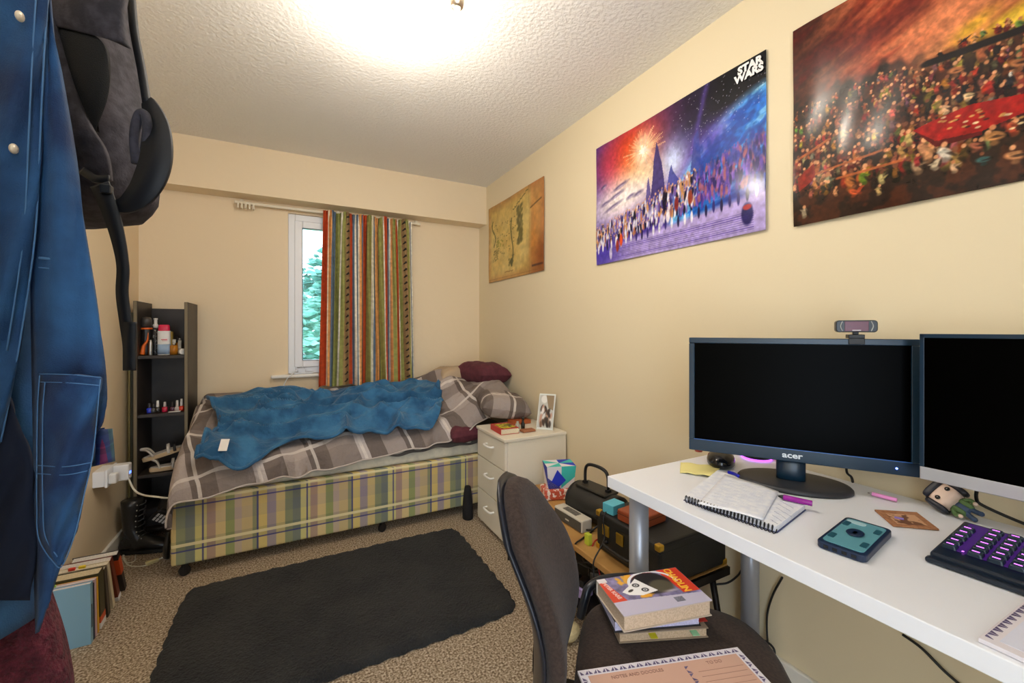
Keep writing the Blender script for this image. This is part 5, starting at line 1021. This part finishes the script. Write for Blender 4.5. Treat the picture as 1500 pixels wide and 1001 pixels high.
single('blue_pen_clip', 'bright blue pen end poking out behind the loose paper', 'pen', tube([at(1066, 692, z=DZ + .006), at(1075, 694, z=DZ + .006), at(1084, 699, z=DZ + .006)], .005, 8, 2), mat('royal_blue_pen', (30, 40, 200), .3), loc=tuple(at(1075, 694, z=DZ)), smooth=True)
# rugged phone face down
c_ = [at(u, v, z=DZ + .014) for u, v in ((1196, 791), (1240, 757), (1308, 777), (1267, 818))]
ce = (c_[0] + c_[1] + c_[2] + c_[3]) / 4; la = (c_[0] + c_[3]) / 2; lb_ = (c_[1] + c_[2]) / 2; ang = math.atan2((lb_ - la).y, (lb_ - la).x); Ln = (lb_ - la).length; Wn = ((c_[0] + c_[1]) / 2 - (c_[3] + c_[2]) / 2).length
ph = Thing('phone_case', 'rugged blue and teal phone case lying face down on the desk', 'phone', M=T(ce.x, ce.y, DZ + .001) @ RZ(ang))
nv_ = mat('navy_rubber', (20, 40, 70), .4); tl_ = mat('teal_panel', (96, 156, 170), .35); dt_ = mat('dark_teal', (30, 84, 100), .4)
def plate(w_, h_, r_, z0, z1, cx=0, cy=0): return loft([[(x, y, z) for x, y in rrect(w_, h_, r_, 4, cx, cy)] for z in (z0, z1)])
ph.part('bumper', plate(Ln, Wn, .012, 0, .014), nv_, bevel=.002); ph.part('back_plate', plate(Ln * .88, Wn * .84, .009, .014, .0155), tl_, bevel=.0006)
ph.part('camera_window', plate(.018, .034, .007, .0155, .0165, Ln * .34, Wn * .18), mat('pale_teal', (180, 214, 220), .2), bevel=.0004)
for sx_ in (-1, 1):
    for sy_ in (-1, 1): ph.part('grip_pad', plate(.026, .011, .003, .0155, .0168, sx_ * Ln * .24, sy_ * Wn * .33), dt_, bevel=.0004)
ph.part('ring_holder', join(xf(lathe([(.011, .0155), (.015, .0165), (.0165, .0185), (.015, .0195), (.012, .0185)], 28), S(1.25, .9, 1))), nv_, smooth=True); ph.part('ring_centre', plate(.02, .008, .003, .0155, .0185), dt_, bevel=.0005)
for k in range(4): ph.part('side_port', box(-Ln / 2 - .0006, -Ln / 2 + .001, -.026 + .015 * k, -.018 + .015 * k, .004, .010), mb)
# coaster
c_ = [at(u, v, z=DZ + .004) for u, v in ((1281, 747), (1343, 751), (1376, 776), (1308, 770))]
ct_ = Thing('cork_coaster', 'square brown cork coaster printed with a darker picture, turned cornerwise on the desk', 'coaster', tuple((c_[0] + c_[2]) / 2 - Vector((0, 0, .003))))
ct_.part('cork', prism([(q.x, q.y) for q in c_], DZ + .001, DZ + .005), mat('cork', (176, 122, 84), .85, noise=(120, (150, 100, 66))), world=True, bevel=.001)
cc_ = (c_[0] + c_[2]) / 2
ct_.part('print', quad([(1296, 752), (1340, 755), (1360, 771), (1315, 768)], DZ + .0053), mat('cork_print', (112, 72, 48), .8, noise=(50, (206, 158, 120), 2, .48, .55)), world=True)
ct_.part('badge', xf(box(-.004, .004, -.008, .008, 0, .002), T(*at(1317, 760, z=DZ + .0056)) @ RZ(.4)), mat('lilac_badge', (150, 130, 210), .3), world=True)
# vinyl figurine lying against the wall
hc = Vector((1.414, .402, DZ + .036)); Bd = Vector((-.030, -.085, -.030)).normalized(); Nn = Vector((-.85, -.25, .42)); Nn = (Nn - Bd * Nn.dot(Bd)).normalized(); Sx = Nn.cross(-Bd) * -1
Mf = Matrix(((-Sx.x, -Nn.x, -Bd.x, hc.x), (-Sx.y, -Nn.y, -Bd.y, hc.y), (-Sx.z, -Nn.z, -Bd.z, hc.z), (0, 0, 0, 1)))
if Mf.determinant() < 0: Mf = Mf @ S(-1, 1, 1)
Mf = Mf @ S(.8, .8, .8)
fg = Thing('vinyl_figurine', 'big-headed toy figurine with dark bobbed hair and green jacket lying against the wall', 'figurine', M=Mf)
skn = mat('figure_skin', (232, 204, 186), .5); hr = mat('figure_hair', (24, 28, 42), .45)
def rb(sx_, sy_, sz_, m=14, n=24, p=.62): return loft([[(sx_ * math.copysign(abs(math.cos(b)) ** p, math.cos(b)) * max(math.sin(a), 1e-4) ** p, sy_ * math.copysign(abs(math.sin(b)) ** p, math.sin(b)) * max(math.sin(a), 1e-4) ** p, -sz_ * math.copysign(abs(math.cos(a)) ** p, math.cos(a))) for b in [2 * PI * j / n for j in range(n)]] for a in [PI * i / m for i in range(m + 1)]])
fg.part('head', rb(.036, .030, .030), skn, smooth=True)
hair = fg.part('hair', join(xf(rb(.040, .030, .034), T(0, .008, .006)), xf(rb(.034, .010, .010), T(0, -.024, .026)), xf(rb(.009, .018, .030), T(.037, -.008, -.006)), xf(rb(.009, .018, .030), T(-.037, -.008, -.006))), hr, smooth=True)
for s_ in (-1, 1): fg.part('eye', xf(ball(.0065, .003, .0065, 16, 10), T(s_ * .018, -.030, -.002)), mat('eye_black', (10, 10, 12), .2), smooth=True)
grn = mat('figure_green', (90, 120, 70), .6); jn = mat('figure_jeans', (60, 80, 110), .6)
fg.part('torso', xf(rb(.016, .012, .018, p=.8), T(0, .004, -.044)), jn, smooth=True); fg.part('jacket', join(xf(rb(.009, .014, .019, p=.8), T(.013, .003, -.044)), xf(rb(.009, .014, .019, p=.8), T(-.013, .003, -.044)), tube([(.018, 0, -.032), (.028, -.004, -.046), (.026, -.010, -.058)], .006), tube([(-.018, 0, -.032), (-.028, -.004, -.046), (-.026, -.010, -.058)], .006)), grn, smooth=True)
for s_ in (-1, 1): fg.part('hand', xf(ball(.0055, .0055, .0055), T(s_ * .026, -.011, -.062)), skn, smooth=True); fg.part('leg', tube([(s_ * .008, .004, -.056), (s_ * .011, .002, -.078), (s_ * .012, -.003, -.084)], .007), jn, smooth=True)
# keyboard
kb = Thing('gaming_keyboard', 'black gaming keyboard glowing purple between its keys on the desk', 'keyboard', M=T(1.19, .335, DZ + .001) @ RZ(math.radians(-88)))
# local: x along the keys away from the visible end (world -y), y towards the wall
kb.part('base', loft([[(x, y, z + zz) for x, y, zz in ((0, -.105, 0), (.45, -.105, 0), (.45, .10, .012), (0, .10, .012))] for z in (0, .018)]), mat('keyboard_black', (16, 30, 46), .35), bevel=.004)
kb.part('front_wrist_edge', box(-.004, .45, -.118, -.100, 0, .010), mat('keyboard_black', (16, 30, 46), .35), bevel=.004)
kb.part('backlight', loft([[(x, y, z + zz) for x, y, zz in ((.012, -.070, .004), (.44, -.070, .004), (.44, .085, .012), (.012, .085, .012))] for z in (.0175, .0195)]), mat('purple_backlight', (40, 16, 70), .5, emit=(150, 40, 255), es=.06))
kcap = mat('keycap', (18, 40, 58), .4); leg_ = mat('key_legend', (210, 130, 255), .4, emit=(215, 110, 255), es=1.3)
cols_x = [.018] + [.052 + .0255 * i for i in range(13)]
base_k = None
for r_ in range(6):
    for ci, x in enumerate(cols_x):
        if r_ == 5 and ci == 0: continue
        y = -.062 + .0265 * r_; z = .0225 + .008 * (r_ / 6); wk = .0215
        if base_k is None:
            V1, F1 = join(loft([[(x_, y_, 0) for x_, y_ in rrect(wk, wk, .003, 2)], [(x_, y_, .006) for x_, y_ in rrect(wk - .003, wk - .003, .003, 2)], [(x_, y_, .0075) for x_, y_ in rrect(wk - .005, wk - .005, .003, 2)]]), box(-.005, .005, -.0015, .0015, .0074, .0079))
            base_k = kb.part('key', (V1, F1), [kcap, leg_]); n1 = len(F1) - 6
            for q_ in range(n1, len(F1)): base_k.data.polygons[q_].material_index = 1
            o_ = base_k
        else: o_ = base_k.copy(); COL.objects.link(o_); o_.parent = kb.o
        o_.location = (x, y, z); o_.rotation_euler = (0.05, 0, 0)
kb.part('light_strip', join(*[box(.0345, .0375, -.068 + .024 * k, -.063 + .024 * k, .021, .024) for k in range(6)]), leg_)
# planners
patm = mat('planner_border_dark', (96, 84, 120), .6)
def planner(name, label, M, w_, h_, pap, two=True, txt=True):
    t = Thing(name, label, 'planner', M=M)
    t.part('pad', box(0, w_, -h_, 0, 0, .006), mat('planner_white', (222, 216, 222), .6)); t.part('sheet', box(.016, w_ - .016, -h_ + .016, -.016, .006, .0064), pap)
    gs = []
    def zig(ax, c0, L0, L1):
        k = 0; s = L0
        while s < L1 - .008:
            tri_ = [(s, c0), (s + .0065, c0), (s + .0065 * (k % 2), c0 + .0085)]
            tri_ = tri_ if ax == 0 else [(y_, x_) for x_, y_ in tri_]
            gs.append(([(x_, y_, .0066) for x_, y_ in tri_] + [(x_, y_, .0070) for x_, y_ in tri_], [(0, 1, 2), (3, 4, 5), (0, 1, 4, 3), (1, 2, 5, 4), (2, 0, 3, 5)])); s += .009; k += 1
    zig(0, -.0125, .003, w_ - .003); zig(1, .003, -h_ + .012, -.015); zig(1, w_ - .012, -h_ + .012, -.015)
    if two: zig(1, w_ * .60, -h_ + .012, -.018)
    t.part('triangle_border', join(*gs), patm)
    if txt:
        pr_ = mat('planner_print', (150, 110, 96), .6)
        t.part('notes_lettering', xf(text('NOTES AND DOODLES', .0105, .0003), T(w_ * .32, -.028, .0068)), pr_); t.part('list_lettering', xf(text('TO DO', .0105, .0003), T(w_ * .79, -.028, .0068)), pr_)
        t.part('ruled_lines', join(*[box(w_ * .66, w_ - .022, -.045 - .012 * k, -.0445 - .012 * k, .0064, .0067) for k in range(10)]), pr_)
    return t
SZ = .512
pA, pB = at(846, 984, z=SZ + .006), at(1080, 949, z=SZ + .006); wpl = (pB - pA).length
planner('desk_planner', 'peach planner pad headed notes and doodles lying on the office chair seat', T(pA.x, pA.y, SZ + .001) @ RZ(math.atan2(pB.y - pA.y, pB.x - pA.x)), wpl, .20, mat('peach_paper', (200, 160, 140), .7))
pA = at(1459, 947, z=DZ + .006); planner('desk_planner', 'patterned white pad at the near corner of the desk, cut off by the picture edge', T(pA.x + .21, .205, DZ + .001) @ RZ(math.radians(-92)), .297, .21, mat('white_planner_sheet', (214, 216, 232), .7), False, False)
# cables round the desk
ck = mat('black_cable', (16, 16, 18), .4)
def cable(label, pts, r=.0035, name='black_cable'): return single(name, label, 'cable', tube(pts, r, 6, 6), ck, loc=tuple(Vector(pts[0])), smooth=True)
xw = XR - .012
cable('black cable hanging down the wall from the desk to the skirting', [at(1146, 846, x=xw), at(1132, 872, x=xw), at(1124, 900, x=xw), at(1124, 935, x=xw - .01), at(1128, 965, x=xw - .02), at(1132, 980, x=xw - .03), at(1146, 1001, x=xw - .03)])
cable('black cable looping on the skirting behind the chair seat', [at(1098, 943, x=xw - .02), at(1106, 938, x=xw - .02), at(1122, 940, x=xw - .02), at(1134, 952, x=xw - .02), at(1132, 968, x=xw - .03), at(1120, 984, x=xw - .05)])
cable('black cable curving from the bench leg to the desk leg', [at(1090, 826, x=xw), at(1082, 842, x=xw), at(1066, 854, x=xw - .02), at(1046, 857, x=xw - .05), at(1044, 862, x=xw - .06), at(1046, 886, x=xw - .06)])
cable('black cable hanging between the nearer screen and the wall', [(1.375, .335, .86), at(1430, 729, x=xw - .02), at(1446, 744, x=xw - .012), (1.435, .245, DZ + .008), (1.44, .18, DZ + .006)])
cable('pair of black cables sloping down in the dark under the desk', [at(1322, 930, x=xw), at(1350, 950, x=xw), at(1385, 985, x=xw), at(1420, 1015, x=xw)])
cable('short black cable behind the monitor base', [(1.40, .60, DZ + .10), at(1240, 690, x=1.42), at(1247, 699, x=1.42), (1.43, .60, DZ + .006)])

# ================================================================ OFFICE CHAIR
cf = mat('brown_black_wool', (44, 30, 23), .95, noise=(160, (58, 43, 35)), bump=(400, .5, .002), sheen=.5); shl = mat('dark_blue_shell', (22, 27, 38), .3)
na_ = Vector((.74, -.67, 0)).normalized(); wa = Vector((.67, .74, 0)).normalized()
oc = Thing('office_chair', 'brown-black fabric office chair with a tall rounded back, pushed up to the desk', 'chair', (.73, .60, 0))
Cb = Vector((.507, .772, 0))
def bring_(s, grow=0., dn=0., th=.066, flat=False):
    z = .455 + (.405 + grow) * s; hw = (.138 + .016 * math.sin(PI * min(s * 1.1, 1))) * (1 - max(0, (s - .45) / .56) ** 2.6) ** .5 if s > .45 else (.138 + .016 * math.sin(PI * s * 1.1)) * (.86 + .14 * min(1, s * 4))
    hw = max(hw, .012) + grow; t_ = th * (1 - max(0, (s - .8) / .22) ** 2) ** .5 if s > .8 else th * (.7 + .3 * min(1, s * 5)); t_ = max(t_, .008)
    lean = -.055 * s - .030 * s * s + .025 * math.sin(PI * min(1, s * 1.3)); c = Cb + na_ * (lean + dn); o = []
    for j in range(36):
        a = 2 * PI * j / 36; co, si = math.cos(a), math.sin(a); wv = hw * math.copysign(abs(co) ** .75, co); nn_ = t_ / 2 * math.copysign(abs(si) ** .75, si) + .05 * (wv / .19) ** 2
        o.append(c + wa * wv + na_ * nn_ + Vector((0, 0, z)))
    return o
oc.part('backrest', loft([bring_(i / 26) for i in range(27)]), cf, world=True, smooth=True)
oc.part('back_shell', loft([bring_(i / 26, .006, -.026, .024) for i in range(27)]), shl, world=True, smooth=True)
Cs = Vector((.715, .600, 0)); so = []
for i in range(44):
    a = 2 * PI * i / 44; co, si = math.cos(a), math.sin(a); so.append((.215 * math.copysign(abs(co) ** .6, co), .222 * math.copysign(abs(si) ** .6, si) * (1 + .04 * co)))
def sring(q, z): return [Cs + na_ * (x * q) + wa * (y * q) + Vector((0, 0, z)) for x, y in so]
oc.part('seat', loft([sring(q, z) for q, z in ((.93, .44), (.99, .452), (1.0, .47), (.985, .492), (.93, .505), (.8, .5105), (.4, .5115), (.05, .5115))]), cf, world=True, smooth=True)
oc.part('seat_shell', loft([sring(q, z) for q, z in ((.6, .41), (.93, .42), (.97, .43), (.95, .442))]), shl, world=True, smooth=True)
oc.part('back_bracket', ribbon([Cs - na_ * .05 + Vector((0, 0, .405)), Cs - na_ * .14 + Vector((0, 0, .40)), Cb - na_ * .015 + Vector((0, 0, .42)), Cb - na_ * .025 + Vector((0, 0, .56))], wa, .06, .012), blk, world=True, smooth=True)
oc.part('gas_column', xf(join(cyl(.026, .10, .28), cyl(.016, .28, .41)), T(Cs.x, Cs.y, 0)), blk, world=True, smooth=True)
for k in range(5):
    a = k * 2 * PI / 5 + 1.06; e_ = Cs + Vector((math.cos(a) * .23, math.sin(a) * .23, 0)); l_ = oc.part('base_arm', tube([(Cs.x, Cs.y, .115), ((Cs.x + e_.x) / 2, (Cs.y + e_.y) / 2, .10), (e_.x, e_.y, .075)], lambda q: .024 - .009 * q), blk, world=True, smooth=True)
    oc.part('caster', xf(join(xf(cyl(.026, -.022, -.004), RX(PI / 2)), xf(cyl(.026, .004, .022), RX(PI / 2)), cyl(.007, .0, .05)), T(e_.x, e_.y, .027) @ RZ(a)), blk, world=True, parent=l_)
arm_ = [Cs + wa * .20 - na_ * .16, Cs + wa * .262 - na_ * .15, Cs + wa * .285 + na_ * .0, Cs + wa * .272 + na_ * .12, Cs + wa * .20 + na_ * .16]
oc.part('side_loop', tube([at(850, 905, z=.43), at(857, 878, z=.475), at(864, 860, z=.50), at(886, 849, z=.51), at(925, 846, z=.51), at(960, 852, z=.49), at(975, 870, z=.43)], .012), shl, world=True, smooth=True)
# pale woven bin behind the seat
single('pale_woven_bin', 'pale woven bin standing under the desk behind the chair seat', 'bin', xf(lathe([(.06, 0), (.065, .01), (.105, .385), (.100, .39), (.06, .03), (.001, .03)], 40), T(.955, .70, 0)), mat('pale_weave', (206, 200, 186), .8, noise=(34, (150, 144, 132), 2, .5, .6), bump=(60, 1, .01)), loc=(.955, .70, 0), smooth=True)
# books on the seat
A_, B_ = at(907, 943, z=SZ + .002), at(1038, 934, z=SZ + .002); ang = math.atan2(B_.y - A_.y, B_.x - A_.x); Lb = (B_ - A_).length
def lying(name, label, A_, ang, L_, W_, t_, z, cover, pages, **k):
    """book lying flat: height along the near edge, spine at its far side"""
    M = T(A_.x, A_.y, z) @ RZ(ang) @ T(0, W_, 0) @ RZ(-PI / 2)
    return book(name, label, M, W_, L_, t_, cover, pages, **k)
z_ = SZ + .001
b3 = lying('paperback_book', 'lowest book of the chair stack, tan pages with two sticky tabs', A_, ang, Lb, .138, .022, z_, (150, 132, 112), (206, 180, 150)); z_ += .0225
b2 = lying('paperback_book', 'middle book of the chair stack, black cover with lilac-white pages and tabs', A_ + Vector((-.008, .006, 0)), ang + .02, Lb * .98, .138, .026, z_, (24, 22, 24), (208, 204, 232)); z_ += .0265
for (o_, xx, yy, cc) in ((b3, .150, .075, 'tab_lemon'), (b3, .150, .170, 'tab_mint')): o_.part('sticky_tab', box(.128, .151, yy - .008, yy + .008, .016, .0165), mat(cc, (206, 196, 30) if cc == 'tab_lemon' else (150, 206, 160), .6))
for k, cc in enumerate([(150, 206, 150), (206, 196, 40), (60, 150, 210), (190, 50, 40)]): b2.part('sticky_tab', box(.060 + .020 * k, .078 + .020 * k, Lb * .98 - .004, Lb * .98 + .016, .018 - .003 * k, .0186 - .003 * k), mat('tab_%d' % k, cc, .6))
b2.part('cover_title', xf(text('23', .022, .0006, .0004), T(.115, Lb * .86, .0264) @ RZ(PI / 2)), whp)
A2, B2 = at(914, 928, z=z_), at(1037, 897, z=z_); ang2 = math.atan2(B2.y - A2.y, B2.x - A2.x); L2 = (B2 - A2).length; ang2 -= .06
W2_ = .132; t2 = .034
b1 = lying('comic_paperback', 'thick comic paperback with a red cover and white face, top of the chair stack', A2, ang2, L2, W2_, t2, z_, (196, 180, 164), (206, 182, 156))
cv = Canvas(L2, W2_, 230, (120, 112, 150)); rs = random.Random(2); cv.vary(60, .5)
k_ = L2 / .22; h_ = W2_
cv.put((cv.Y < .36 * h_ - .12 * h_ * (cv.X / L2)) * 1.0, (192, 186, 206)); cv.poly([(L2 * .74, h_ * 1.0), (L2, h_ * 1.0), (L2, h_ * .30), (L2 * .80, h_ * .30)], (214, 56, 30)); cv.poly([(0, h_), (L2 * .05, h_), (L2 * .16, h_ * .34), (0, h_ * .34)], (214, 66, 40)); cv.poly([(L2 * .0, h_), (L2 * .10, h_), (L2 * .10, h_ * .88), (L2 * .0, h_ * .88)], (230, 224, 226))
for q in range(14): cv.ell(L2 * rs.uniform(.22, .46), h_ * rs.uniform(.80, .98), .009, .005, (232, 170, 50), .9, .3, rs.random() * 3); cv.ell(L2 * rs.uniform(.40, .62), h_ * rs.uniform(.86, .98), .009, .006, rs.choice([(206, 40, 30), (150, 130, 190)]), .9, .3, rs.random() * 3); cv.ell(L2 * rs.uniform(.34, .5), h_ * rs.uniform(.36, .42), .006, .004, (226, 160, 40), .9, .3)
cv.ell(L2 * .56, h_ * .68, .048 * k_, .040, (20, 18, 24), 1, .08); cv.ell(L2 * .64, h_ * .56, .030 * k_, .024, (84, 78, 60), .95, .15); cv.put((np.abs(((cv.X - L2 * .58) / .060) ** 2 + ((cv.Y - h_ * .66) / .046) ** 2 - 1) < .12) * (cv.Y > h_ * .62), (232, 232, 236))
cv.poly([(L2 * .17, h_ * .56), (L2 * .30, h_ * .70), (L2 * .42, h_ * .86), (L2 * .50, h_ * .62), (L2 * .56, h_ * .46), (L2 * .36, h_ * .40), (L2 * .22, h_ * .46)], (238, 236, 236))
for (a, b) in ((.37, .68), (.43, .53)): cv.ell(L2 * a, h_ * b, .009, .007, (20, 18, 22), .95, .1); cv.ell(L2 * a, h_ * b, .005, .004, (230, 230, 230), .9, .1); cv.ell(L2 * a, h_ * b, .0022, .0022, (20, 18, 22), 1, .1)
cv.ell(L2 * .27, h_ * .56, .008, .0035, (40, 36, 36), .95, .2, .4); cv.glow(L2 * .7, h_ * .40, .02, .004, (200, 190, 200), .8)
# canvas x runs along the near edge; place on local (x from spine, y height)
b1.part('cover_art', cv.geo(lambda X, Y: (W2_ - Y, X, t2 + .0008 + 0 * X)), colmat('comic_print', .4), col=cv.linear(), solid=.0004)
b1.part('title', xf(text('CHADLIN', .026, .0008, .0006, sx=.8), T(W2_ * .35, L2 * .86, t2 + .0016) @ RZ(0)), mat('title_yellow', (246, 190, 60), .4))
b1.part('author', xf(text('PETER KARE', .013, .0008, .0003, sx=.9), T(W2_ * .36, L2 * .072, t2 + .0016) @ RZ(.18)), mat('title_cream', (240, 200, 190), .4))
b1.part('barcode', join(*[box(W2_ * .78 + .0018 * q, W2_ * .78 + .0018 * q + .0009, L2 * .64, L2 * .74, t2 + .0010, t2 + .0014) for q in range(9)]), mat('dark_title', (50, 60, 70), .5))
